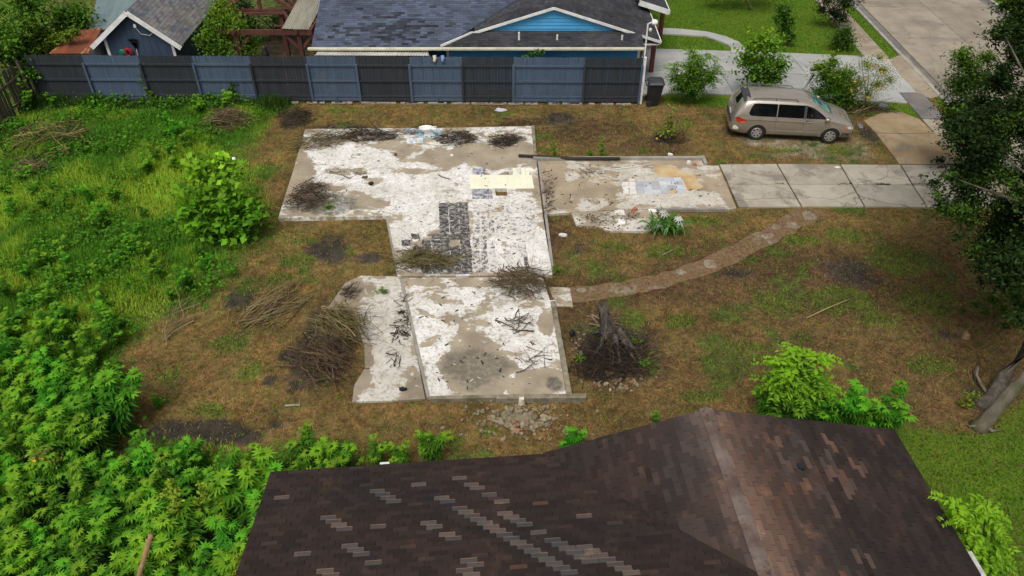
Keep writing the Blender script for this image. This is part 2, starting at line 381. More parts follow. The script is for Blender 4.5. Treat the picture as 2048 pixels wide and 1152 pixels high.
# pavement running along the street
side = empty('pavement', (0, 0, 0)); tag(side, kind='structure')
for i, (y0, y1, m) in enumerate([(-160, -60, 'concrete_tan'), (-60, -20, 'concrete_tan'), (-20, 20, 'concrete_tan'), (20, 76, 'concrete_tan'), (76.6, 117, 'concrete_tan'), (188, 238, 'wet_concrete'), (239, 300, 'concrete_tan'), (301, 420, 'concrete_tan'), (421, 520, 'concrete_tan')]):
    l = lambda y: line_to_vp(1717, 101, y) if y < 150 else line_to_vp(1845, 240, y)
    r = lambda y: line_to_vp(1766, 104, y) if y < 150 else line_to_vp(1893, 240, y)
    MB().prism(GP([l(y0), r(y0), r(y1), l(y1)]), -.1, .03).build('pavement_panel', M[m], side, bevel=.008)
# neighbour drive with curved walk
nd = empty('neighbour_driveway'); tag(nd, kind='structure')
def quadrow(x0t, x0b, x1t, x1b, yt0, yt1, yb0, yb1): return [(x0t, yt0), (x1t, yt1), (x1b, yb1), (x0b, yb0)]
for q in ([(1288, 98), (1410, 101.5), (1440, 144), (1284, 142)], [(1411, 101.5), (1577, 107), (1612, 150), (1441, 144)], [(1578, 107), (1737, 114), (1771, 155), (1613, 150)],
          [(1284, 142.8), (1440.5, 144.8), (1468, 190), (1340, 187), (1322, 192), (1283, 190)], [(1441.5, 144.8), (1612.5, 150.8), (1650, 198), (1469, 190)], [(1613.5, 150.8), (1771.5, 155.8), (1815, 207), (1651, 198)],
          [(1738.5, 114.5), (1776, 119), (1800, 152), (1832, 186), (1797, 186)]):
    MB().prism(GP(q), -.1, .04).build('driveway_panel', M['concrete_light'], nd, bevel=.006)
strip('driveway_apron', [(1777, 120), (1803, 109), (1815, 113), (1828, 130), (1850, 152), (1872, 176), (1880, 192), (1862, 197), (1833, 187), (1801, 152)], -.1, .02, M['concrete_tan'])
walk = empty('curved_walk'); tag(walk, kind='structure')
wo = [(1318, 57), (1360, 58.5), (1413, 64), (1450, 73), (1478, 85), (1490, 97), (1488, 104)]; wi = [(1322, 68.5), (1360, 69.5), (1411, 73), (1435, 81), (1455, 89), (1462, 97), (1462, 103)]
for i in range(6): MB().prism(GP([wo[i], wo[i+1], wi[i+1], wi[i]]), -.1, .038).build('walk_panel', M['concrete_light'], walk, bevel=.006)
# orange stained pad and the lot's own drive
pad = empty('parking_pad'); tag(pad, kind='structure')
for q in ([(1727, 243), (1764, 226), (1802, 226), (1838, 240), (1868, 268), (1752, 268)], [(1752, 269), (1868.5, 269), (1905, 300), (1930, 331), (1798, 329)]):
    MB().prism(GP(q), -.1, .05).build('pad_panel', M['concrete_pad'], pad, bevel=.008)
drive = empty('driveway'); tag(drive, kind='structure')
for q in ([(1439, 331), (1552, 330), (1575, 370), (1457, 370)], [(1457.5, 371), (1575.5, 371), (1601, 415), (1477, 416)], [(1555, 330), (1678, 331), (1701, 370), (1578, 370)], [(1578.5, 371), (1701.5, 371), (1727, 415), (1604, 415)],
          [(1681, 331), (1799, 332), (1823, 372), (1704, 370)], [(1704.5, 371), (1823.5, 373), (1852, 416), (1730, 415)], [(1802, 332), (1928, 333), (1960, 374), (1826, 372)], [(1826.5, 373), (1960.5, 375), (1996, 417), (1855, 416)]):
    MB().prism(GP(q), -.1, .055).build('driveway_panel', M['drive_conc'], drive, bevel=.012)
# narrow worn path that sweeps from the slab to the drive
n_ = N('worn_path'); cA = n_.mix(n_.ramp(n_.noise(7, 7, .7), .35, .65), (.11, .066, .035), (.2, .122, .066)); pf_ = n_.ramp(n_.noise(1.15, 7, .6, None, .4), .56, .66)
cA = n_.mix(pf_, cA, n_.mix(n_.ramp(n_.noise(3, 7, .7), .3, .7), (.27, .23, .17), (.17, .13, .09))); n_.bump(n_.noise(25, 5, .6), .4, .02); M['worn_path'] = n_.fin(cA, .85, 0, .25)
pc_ = [(1100, 592, .55), (1180, 586, .5), (1250, 577, .5), (1320, 563, .5), (1390, 541, .52), (1450, 516, .55), (1510, 486, .58), (1560, 460, .6), (1600, 438, .7), (1632, 418, .95)]
pm_ = MB(); L_, R_ = [], []; random.seed(6)
cc_ = [G(p[0], p[1]) for p in pc_]
for i, p in enumerate(cc_):
    d_ = (cc_[min(i+1, len(cc_)-1)]-cc_[max(i-1, 0)]).normalized(); s_ = Vector((-d_.y, d_.x, 0))*pc_[i][2]*.72
    for k in range(4):
        q = p if i == len(cc_)-1 else p.lerp(cc_[i+1], k/4); L_.append((q+s_*random.uniform(.8, 1.15)).to_2d()); R_.append((q-s_*random.uniform(.8, 1.15)).to_2d())
        if i == len(cc_)-1: break
for i in range(len(L_)-1):
    a, b, c, d = L_[i], L_[i+1], R_[i+1], R_[i]; pm_.add([(v_.x, v_.y, .008) for v_ in (a, b, c, d)]+[(v_.x, v_.y, -.1) for v_ in (a, b, c, d)], [(3, 2, 1, 0), (0, 1, 5, 4), (2, 3, 7, 6)])
tag(pm_.build('garden_path', M['worn_path']), kind='structure')
# broken remains of the garden path
pathm = simple('path_conc', (.27, .23, .175), (.18, .13, .085), 3, .85, dirt=(.16, .1, .055))
gp = empty('broken_path'); tag(gp, kind='structure')
random.seed(21)
for (px, py, a, b, rot) in [(1618, 432, 15, 8, .4), (1552, 455, 13, 5, .5), (1534, 473, 13, 5, .3), (1420, 529, 11, 8, .1), (1362, 545, 8, 4, 0), (1310, 576, 14, 2.4, .15), (1251, 584, 9, 2.6, .2), (1163, 580, 8, 4, 0)]:
    c = G(px, py); mm = 1/ppm(c); k = 9; pts = []
    for i in range(k):
        t = 2*math.pi*i/k; r = random.uniform(.7, 1.2); x, y = a*1.35*mm*r*math.cos(t), b*1.3*mm*1.7*r*math.sin(t)
        pts.append((c.x+x*math.cos(rot*2)-y*math.sin(rot), c.y+y*math.cos(rot)+x*math.sin(rot)))
    MB().prism(pts, -.1, .014+random.uniform(-.003, .006)).build('path_stone', pathm, gp)
# ================================================================== HOUSE FOUNDATION
def slab_mat(key, thr, base=(.36, .30, .215), paint=(.73, .715, .68), scale=.75, blobs=(), seed=0.0):
    n = N(key); p = n.pos; mp = n.new('ShaderNodeMapping'); mp.inputs['Location'].default_value = (seed, seed*.7, 0); n.link(p, mp.inputs[0]); co = mp.outputs[0]
    f = n.noise(scale, 9, .62, co, .6); f = n.math('ADD', n.math('MULTIPLY', f, .62), n.math('MULTIPLY', n.noise(scale*3.2, 7, .66, co, .25, (.75, 1.5, 1)), .38))
    dark = None
    for (px, py, rx, ry, amt, kind) in blobs:
        c = G(px, py); sx = abs(G(px+rx, py).x-c.x); sy = abs(G(px, py-ry).y-c.y)
        m2 = n.new('ShaderNodeMapping'); m2.vector_type = 'TEXTURE'; m2.inputs['Location'].default_value = (c.x, c.y, 0); m2.inputs['Scale'].default_value = (sx, sy, 1000)
        n.link(p, m2.inputs[0]); ln = n.new('ShaderNodeVectorMath'); ln.operation = 'LENGTH'; n.link(m2.outputs[0], ln.inputs[0])
        d = n.ramp(n.math('ADD', ln.outputs['Value'], n.math('MULTIPLY', n.math('SUBTRACT', n.noise(1.6, 6, .65), .5), 1.3)), 1.15, .7)
        if kind == 'p': f = n.math('ADD', f, n.math('MULTIPLY', d, amt))
        else: dark = n.math('MULTIPLY', d, amt) if dark is None else n.math('MAXIMUM', dark, n.math('MULTIPLY', d, amt))
    cb = n.mix(n.ramp(n.noise(1.1, 6, .6), .35, .65), base, tuple(q*.74 for q in base)); cb = n.mix(n.ramp(n.noise(26, 5, .7), .5, .75), cb, tuple(q*.72 for q in base))
    wp = n.mix(n.ramp(n.noise(5, 7, .7), .38, .62), paint, tuple(q*.86 for q in paint)); wp = n.mix(n.math('MULTIPLY', n.ramp(n.noise(.9, 8, .66, co), .40, .66), .8), wp, tuple(.55*q+.35*r_ for q, r_ in zip(paint, base))); wp = n.mix(n.math('MULTIPLY', n.ramp(n.noise(11, 7, .75, None, .4), .53, .60), .85), wp, tuple(q*.9 for q in base))
    pf = n.ramp(f, thr-.012, thr+.012)
    c = n.mix(pf, cb, wp); c = n.mix(n.math('MULTIPLY', n.ramp(f, thr+.03, thr+.0), n.math('MULTIPLY', pf, .35)), c, base)
    c = n.mix(n.math('MULTIPLY', n.ramp(n.noise(1.7, 9, .72), .54, .68), .7), c, (.23, .185, .13))
    vo = n.new('ShaderNodeTexVoronoi'); vo.feature = 'DISTANCE_TO_EDGE'; vo.inputs['Scale'].default_value = .33
    mp2 = n.new('ShaderNodeMixRGB'); mp2.blend_type = 'ADD'; mp2.inputs[0].default_value = .35; n.link(co, mp2.inputs[1]); nz = n.new('ShaderNodeTexNoise'); nz.inputs['Scale'].default_value = 2.2; nz.inputs['Detail'].default_value = 6; n.link(co, nz.inputs['Vector']); n.link(nz.outputs['Color'], mp2.inputs[2]); n.link(mp2.outputs[0], vo.inputs['Vector'])
    c = n.mix(n.math('MULTIPLY', n.ramp(vo.outputs['Distance'], .004, .001), .3), c, (.12, .1, .075))
    c = n.mix(n.math('MULTIPLY', n.ramp(n.noise(.55, 8, .66), .5, .7), .4), c, n.mix(1.0, c, (.7, .66, .59), 'MULTIPLY'))
    c = n.mix(n.math('MULTIPLY', n.ramp(n.noise(4.5, 8, .75), .60, .68), .8), c, (.13, .11, .085))
    if dark is not None: c = n.mix(n.math('MULTIPLY', dark, n.ramp(n.noise(7, 6, .7), .2, .6)), c, (.085, .08, .062))
    n.bump(n.math('ADD', n.math('MULTIPLY', pf, .4), n.noise(30, 5, .6)), .25, .01); M[key] = n.fin(c, n.mix(pf, (.62,)*3, (.7,)*3), 0, .35); return M[key]
ZA = .13
slab_mat('slab_main', .515, blobs=[(700, 330, 90, 40, .09, 'p'), (900, 375, 150, 50, .10, 'p'), (780, 400, 90, 30, .08, 'p'), (960, 320, 110, 26, -.14, 'p'), (760, 348, 150, 8, -.1, 'p'), (600, 370, 30, 45, -.12, 'p'), (840, 450, 70, 40, .06, 'p'), (1010, 470, 80, 80, .09, 'p'), (740, 415, 50, 18, -.1, 'p'), (660, 415, 60, 22, .85, 'd'), (920, 395, 40, 30, -.06, 'p'), (1075, 530, 30, 40, .1, 'p')])
slab_mat('slab_front', .485, seed=31, blobs=[(930, 600, 120, 40, .05, 'p'), (1050, 680, 60, 60, .06, 'p'), (950, 745, 75, 50, -.3, 'p'), (950, 740, 70, 42, .75, 'd'), (1080, 770, 70, 28, -.2, 'p'), (1090, 655, 16, 24, -.16, 'p'), (880, 770, 30, 30, .12, 'p'), (930, 570, 150, 10, -.1, 'p'), (1108, 775, 16, 16, .9, 'd'), (930, 660, 60, 40, -.05, 'p')])
slab_mat('slab_side', .49, seed=7, paint=(.58, .55, .49), base=(.30, .25, .18), blobs=[(770, 680, 50, 110, .12, 'p'), (690, 585, 36, 34, -.3, 'p'), (745, 770, 40, 30, -.1, 'p'), (720, 740, 26, 60, -.25, 'p'), (735, 790, 26, 10, .2, 'p')])
slab_mat('slab_right', .50, seed=17, paint=(.56, .53, .47), base=(.36, .29, .2), blobs=[(1100, 360, 34, 60, -.25, 'p'), (1230, 340, 90, 20, .02, 'p'), (1350, 400, 90, 20, .1, 'p'), (1240, 405, 90, 14, .0, 'p'), (1180, 385, 60, 18, -.1, 'p'), (1430, 370, 24, 40, .0, 'p')])
slab_mat('slab_porch', .5, seed=3, paint=(.6, .57, .51))
simple('grout', (.3, .27, .22), (.2, .17, .13), 8)
found = empty('house_foundation', G(900, 550), 'ruined house foundation of patchy white painted concrete in the middle of the lot', 'foundation')
hole = GP([(990, 377), (1014, 377), (1014, 391), (992, 391)], ZA)
slabA = MB().prism(GP([(610, 258), (740, 256), (860, 256), (1063, 252), (1068, 285), (1073, 322), (1087, 440), (1095, 490), (1105, 549), (950, 551), (795, 551), (783, 490), (773, 432), (700, 433), (556, 436), (572, 385), (588, 335)], ZA), -.3, ZA, [hole]).build('slab', M['slab_main'], found, bevel=.012)
slabB = MB().prism(GP([(805, 556), (950, 555), (1085, 552), (1100, 600), (1112, 600), (1124, 690), (1137, 789), (990, 794), (858, 797)], ZA-.01), -.3, ZA-.01).build('slab', M['slab_front'], found, bevel=.012)
slabC = MB().prism(GP([(690, 565), (722, 551), (799, 553), (822, 650), (851, 797), (775, 801), (704, 803), (708, 770), (730, 735), (728, 690), (712, 640), (695, 622), (655, 616)], .05), -.3, .05).build('slab', M['slab_side'], found, bevel=.015)
slabD = MB().prism(GP([(1076, 322), (1250, 320), (1403, 320), (1415, 331), (1437, 331), (1455, 372), (1473, 416), (1446, 418), (1310, 417), (1200, 420), (1090, 428), (1082, 380)], .1), -.3, .1).build('slab', M['slab_right'], found, bevel=.012)
slabE = MB().prism(GP([(1142, 423), (1230, 421), (1309, 419), (1318, 438), (1322, 452), (1288, 462), (1210, 461), (1206, 455), (1152, 448)], .07), -.3, .07).build('slab', M['slab_porch'], found, bevel=.012)
MB().prism(GP([(1097, 573), (1140, 575), (1146, 613), (1112, 611)], .03), -.3, .03).build('slab', M['slab_porch'], found, bevel=.012)
# timbers and kerbs left round the edges
fz = lambda a, b, w, h, z, nm, m='old_wood', par=None: MB().bar(G(*a, z), G(*b, z), w, h).build(nm, M[m], par or found, bevel=.008)
fz((1066, 253), (1071, 316), .12, .14, ZA+.02, 'sill_timber')
fz((1066.5, 320), (1404, 319), .13, .26, .1, 'kerb_upstand', 'concrete')
fz((1404, 316), (1411, 331), .13, .25, .095, 'kerb_upstand', 'concrete')
fz((1106, 604), (1139, 792), .15, .1, ZA+.03, 'sill_timber')
fz((858, 799), (990, 796), .12, .16, ZA-.07, 'sill_timber')
fz((991, 798), (1172, 796), .16, .2, ZA-.06, 'sill_timber')
fz((1078, 325), (1106, 545), .1, .1, ZA-.055, 'sill_timber', 'concrete')
fz((1312, 420), (1447, 420), .12, .14, .07, 'kerb_upstand', 'concrete')
fz((773, 434), (795, 548), .07, .1, ZA-.04, 'kerb_upstand', 'concrete')
fz((803, 560), (857, 797), .09, .12, ZA-.05, 'sill_timber', 'concrete')
# tiles and tile marks
random.seed(8)
def rect_piece(c, ux, uy, z, h, nm, mat, parent, jit=0.0, rag=0):
    cs = [(-.5, -.5), (.5, -.5), (.5, .5), (-.5, .5)]
    if rag:
        out = []
        for i in range(4):
            a, b = cs[i], cs[(i+1) % 4]
            for t in np.arange(0, 1, 1/rag): out.append((a[0]+(b[0]-a[0])*t+random.uniform(-jit, jit), a[1]+(b[1]-a[1])*t+random.uniform(-jit, jit)))
        cs = out
    return MB().prism([(c[0]+a*ux[0]+b*uy[0], c[1]+a*ux[1]+b*uy[1]) for a, b in cs], z-.01, z+h).build(nm, mat, parent)
def tile_field(o, ex, ey, z, nu, nv, fn, gap=.008):   # o, ex, ey: photo pixels of origin and of the two far corners
    O, X, Y = G(*o, z).to_2d(), G(*ex, z).to_2d(), G(*ey, z).to_2d(); ux = (X-O)/nu; uy = (Y-O)/nv
    for i in range(nu):
        for j in range(nv):
            c = O+ux*(i+.5)+uy*(j+.5); r = fn(i, j, c)
            if r: nm, mat, par, jit, rag, sc = r; rect_piece(c, ux*(1-gap/ux.length)*sc, uy*(1-gap/uy.length)*sc, z, .0045+.002*random.random(), nm, mat, par, jit, rag)
def mastic(key, dark, light, lo, hi):
    n = N(key); f = n.noise(7, 9, .75, None, .4); c = n.mix(n.ramp(f, lo, hi), dark, light); c = n.mix(n.ramp(n.noise(3, 5), .55, .75), c, tuple(.5*q for q in dark)); M[key] = n.fin(c, .7, 0, .3)
mastic('mastic_black', (.04, .041, .047), (.42, .38, .32), .44, .66)
mastic('mastic_grey', (.07, .07, .09), (.56, .52, .47), .44, .54)
mastic('mastic_pale', (.12, .11, .12), (.6, .565, .52), .40, .50)
mastic('mosaic', (.12, .12, .15), (.5, .5, .52), .42, .6)
bk = lambda p=1.0, nm='mastic_black', sc=1.0: (lambda i, j, c: ('adhesive_patch', M[nm], slabA, .075, 5, sc*random.uniform(.92, 1.04)) if random.random() < p else None)
tile_field((878, 406), (936, 406), (880, 548), ZA, 3, 11, lambda i, j, c: bk(.97 if j > 3 else 1)(i, j, c), .004)
tile_field((800, 466), (880, 466), (806, 520), ZA, 4, 4, lambda i, j, c: None if (j == 0 and i < 1) or (j == 3 and i < 1) else bk(.85, sc=.95)(i, j, c), .03)
tile_field((815, 522), (880, 522), (822, 548), ZA, 3, 2, bk(.7), .03)
tile_field((945, 408), (1062, 408), (946, 470), ZA, 8, 5, bk(.86, 'mastic_pale', .97), .02)
tile_field((944, 472), (1050, 472), (946, 545), ZA, 7, 5, lambda i, j, c: bk(.85 if i < 3 or i > 5 else .35, 'mastic_grey' if i < 2 else 'mastic_pale', .95)(i, j, c), .02)
tile_field((948, 440), (990, 440), (948, 468), ZA+.006, 3, 2, bk(.7, 'mastic_grey', .9), .03)
tile_field((1062, 410), (1086, 410), (1066, 430), ZA, 1, 2, bk(.8, 'mastic_pale', .95), .02)
MB().prism(GP([(1046, 505), (1054, 505), (1058, 540), (1050, 540)], ZA), ZA-.01, ZA+.005).build('adhesive_patch', M['mastic_black'], slabA)
tile_field((945, 336), (972, 336), (945, 349), ZA, 3, 2, lambda i, j, c: ('mosaic_tile', M['mosaic'], slabA, .02, 2, 1), .006)
tile_field((944, 378), (984, 378), (945, 398), ZA, 4, 3, lambda i, j, c: ('mosaic_tile', M['mosaic'], slabA, .02, 2, 1), .006)
simple('cream_tile', (.78, .76, .58), (.74, .71, .56), 2, .35, bump=.03, var=.06)
tile_field((939, 350), (1064, 350), (940, 377), ZA+.002, 10, 3, lambda i, j, c: ('floor_tile', M['cream_tile'], slabA, .035 if i in (0,) else .004, 3, 1), .003)
tile_field((1025, 336), (1066, 336), (1026, 350), ZA+.002, 5, 2, lambda i, j, c: ('floor_tile', M['cream_tile'], slabA, .05, 3, random.uniform(.85, 1)) if random.random() < .85 else None, .012)
simple('blue_tile', (.38, .52, .6), (.33, .47, .56), 4, .3, bump=.03, var=.15)
tile_field((829, 259), (880, 258), (831, 277), ZA+.001, 8, 4, lambda i, j, c: ('floor_tile', M['blue_tile'], slabA, .01, 2, 1) if not (j > 2 and i < 1) else None, .01)
tile_field((813, 276), (846, 276), (813, 286), ZA+.002, 5, 2, lambda i, j, c: ('floor_tile', M['blue_tile'] if random.random() < .7 else M['white_paint'], slabA, .01, 2, 1), .01)
tile_field((809, 258), (829, 257), (811, 265), ZA+.001, 3, 2, lambda i, j, c: ('floor_tile', M['blue_tile'], slabA, .06, 3, .9), .01)
# right hand room: grey-blue tiles, white tiles, ochre vinyl
simple('slate_tile', (.40, .44, .50), (.52, .52, .52), 3.5, .45, bump=.05, var=.5)
simple('ochre_vinyl', (.52, .40, .24), (.42, .26, .09), 1.3, .5, bump=.1, var=.1, dirt=(.5, .33, .13))
simple('pale_tile', (.66, .64, .6), (.58, .56, .52), 3, .5, var=.15)
ZD = .1
MB().prism(GP([(1310, 337), (1322, 332), (1337, 331), (1352, 336), (1362, 341), (1384, 346), (1394, 357), (1396, 366), (1408, 374), (1394, 379), (1376, 381), (1372, 372), (1363, 354), (1315, 354)], ZD), ZD-.01, ZD+.006).build('vinyl_sheet', M['ochre_vinyl'], slabD)
tile_field((1271, 363), (1365, 362), (1274, 388), ZD+.001, 6, 3, lambda i, j, c: ('floor_tile', M['ochre_vinyl'] if (i, j) == (4, 2) else M['slate_tile'], slabD, .02, 3, 1), .012)
tile_field((1314, 355), (1362, 355), (1316, 362.5), ZD+.001, 3, 1, lambda i, j, c: ('floor_tile', M['slate_tile'], slabD, .02, 3, 1), .012)
tile_field((1244, 364), (1271, 363), (1246, 389), ZD+.001, 2, 3, lambda i, j, c: ('floor_tile', M['pale_tile'], slabD, .12 if i == 0 else .05, 3, .97), .012)
tile_field((1258, 357), (1270, 357), (1259, 363), ZD+.001, 1, 1, lambda i, j, c: ('floor_tile', M['pale_tile'], slabD, .1, 3, .9), .012)
tile_field((1228, 419), (1248, 419), (1230, 430), .07, 1, 1, lambda i, j, c: ('floor_tile', M['pale_tile'], slabE, .02, 3, 1))
tile_field((1232, 438), (1250, 438), (1234, 449), .07, 1, 1, lambda i, j, c: ('floor_tile', M['white_paint'], slabE, .08, 3, 1))
tile_field((1296, 416), (1312, 416), (1297, 424), .075, 1, 1, lambda i, j, c: ('floor_tile', M['white_paint'], slabE, .1, 3, 1))
# ================================================================== PAINTED BOARD FENCE
simple('fence_blue', (.068, .1, .152), (.055, .082, .125), 3, .75, bump=.25, vec=(3, 3, .3), var=.22, dirt=(.07, .1, .14))
simple('fence_black', (.022, .026, .031), (.03, .035, .042), 3, .75, bump=.25, vec=(3, 3, .3), var=.25)
simple('brick_old', (.36, .3, .24), (.26, .2, .16), 9, .9, var=.4)
FB = [(85, 201), (195, 202), (304, 203), (407, 204), (517, 205), (627, 205.5), (722, 206), (825, 206.5), (927, 207), (1027, 207), (1165, 207), (1276, 207)]
fw = [G(*p) for p in FB]; F0, F1 = fw[0], fw[-1]; fdir = (F1-F0).normalized(); fn_ = Vector((fdir.y, -fdir.x, 0))   # toward the camera
fx = [(p-F0).dot(fdir) for p in fw]; FH = 2.17
fence = empty('board_fence', F0, 'long board fence in alternating black and slate blue panels behind the foundation', 'fence')
frot = Matrix((fdir, -fn_, Vector((0, 0, 1)))).transposed()
def dogear(w, h):
    m = MB(); c = .03; t = .02
    out = [(-w/2, 0), (w/2, 0), (w/2, h-c), (w/2-c, h), (-w/2+c, h), (-w/2, h-c)]
    vs = [(x, -t/2, z) for x, z in out]+[(x, t/2, z) for x, z in out]
    m.add(vs, [tuple(range(6)), tuple(range(11, 5, -1))]+[(i, i+6, (i+1) % 6+6, (i+1) % 6) for i in range(6)]); return m
pk = {}
random.seed(2)
for i in range(11):
    mk_ = 'fence_black' if i % 2 == 0 else 'fence_blue'
    x0, x1 = fx[i], fx[i+1]; n = max(12, round((x1-x0)/.146)); w = (x1-x0)/n
    for k in range(n):
        key = (mk_, round(w, 4))
        if key not in pk:
            o = dogear(w-.007, FH-.1).build('picket', M[mk_], fence, local=True); pk[key] = o
        else: o = pk[key].copy(); COL.objects.link(o); o.parent = fence
        o.location = fdir*(x0+(k+.5)*w)+Vector((0, 0, .1+random.uniform(-.012, .012)))-fn_*random.uniform(0, .006); o.rotation_euler = (0, random.uniform(-.004, .004), math.atan2(fdir.y, fdir.x))
    for z in (.32, 1.05, 1.78):
        MB().bar(F0+fdir*(x0+.03)+fn_*.045+Vector((0, 0, z)), F0+fdir*(x1-.03)+fn_*.045+Vector((0, 0, z)), .045, .09).build('rail', M[mk_], fence)
    MB().bar(F0+fdir*(x0+.05)+fn_*.05+Vector((0, 0, .17)), F0+fdir*(x1-.05)+fn_*.05+Vector((0, 0, .17)), .025, .14).build('kick_board', M[mk_], fence)
    xm = (x0+x1)/2; MB().bar(F0+fdir*xm+fn_*.08+Vector((0, 0, 0)), F0+fdir*xm+fn_*.08+Vector((0, 0, .3)), .05, .08).build('stake', M[mk_], fence)
for i, x in enumerate(fx):
    mk_ = 'fence_blue' if (i % 2 == 1 or i in (6,)) else 'fence_black'
    if i in (1, 3, 5): mk_ = 'fence_blue'
    MB().bar(F0+fdir*x+fn_*.075+Vector((0, 0, -.1)), F0+fdir*x+fn_*.075+Vector((0, 0, 1.84)), .1, .1).build('post', M[mk_], fence)
MB().bar(F1+fdir*.1+fn_*.02, F1+fdir*.1+fn_*.02+Vector((0, 0, 2.2)), .1, .12).build('end_post', M['white_paint'], fence)
for k in range(62):
    x = random.uniform(fx[4], fx[-1]); L = random.uniform(.2, .42)
    MB().bar(F0+fdir*x+fn_*(.14+random.uniform(-.03, .05))+Vector((0, 0, .03)), F0+fdir*(x+L)+fn_*.14+Vector((0, 0, .03)), .1, .07).build('footing_brick', M['brick_old'], fence)
# gloves drying on the fence
simple('glove_cream', (.62, .56, .44), None, 9); simple('glove_blue', (.22, .34, .6), None, 9)
def glove(px, key, lab):
    x = (V(px, 113, fw[0].y).x-F0.x)/fdir.x; p = F0+fdir*x+fn_*.03+Vector((0, 0, FH-.02)); m = MB()
    m.tube([p+Vector((0, 0, .05)), p+fn_*.04+Vector((0, 0, -.1)), p+fn_*.04+Vector((0, 0, -.2))], [.05, .07, .055], 8)
    for k in range(4): m.tube([p+fdir*(-.05+.033*k)+fn_*.03, p+fdir*(-.06+.04*k)-fn_*.03+Vector((0, 0, .09)), p+fdir*(-.06+.04*k)-fn_*.08+Vector((0, 0, .06))], [.022, .018, .012], 6)
    m.tube([p+fdir*.05+fn_*.04+Vector((0, 0, -.05)), p+fdir*.1+fn_*.05+Vector((0, 0, .02))], [.02, .014], 6)
    tag(m.build('work_glove', M[key], smooth=True), lab, 'glove')
glove(870, 'glove_cream', 'cream work glove hung over the top of the fence'); glove(886, 'glove_blue', 'pale blue work glove hung over the top of the fence')
# weathered side fence at the left
simple('grey_board', (.12, .10, .075), (.07, .055, .04), 5, .95, bump=.4, vec=(3, 3, .3), var=.5, dirt=(.07, .065, .03))
sf = empty('side_fence', F0, 'weathered grey wooden fence running toward the camera at the left edge', 'fence')
sd = Vector((-.05, -1, 0)).normalized()
for k in range(42):
    p = F0+Vector((-.25, -.05, 0))+sd*(k*.19); h = 2.0+random.uniform(-.15, .05)
    if random.random() < .06: continue
    lean = Vector((random.uniform(-.05, .05), random.uniform(-.06, .06), 0))
    MB().bar(p, p+lean+Vector((0, 0, h)), .02, .16, up=sd).build('board', M['grey_board'], sf)
for z in (.5, 1.45): MB().bar(F0+Vector((-.2, 0, z)), F0+Vector((-.2, 0, z))+sd*8, .05, .09).build('rail', M['grey_board'], sf)
for k in range(4): MB().bar(F0+Vector((-.12, 0, 0))+sd*(2.4*k+.4), F0+Vector((-.12, 0, 2.1))+sd*(2.4*k+.4), .1, .1).build('post', M['grey_board'], sf)

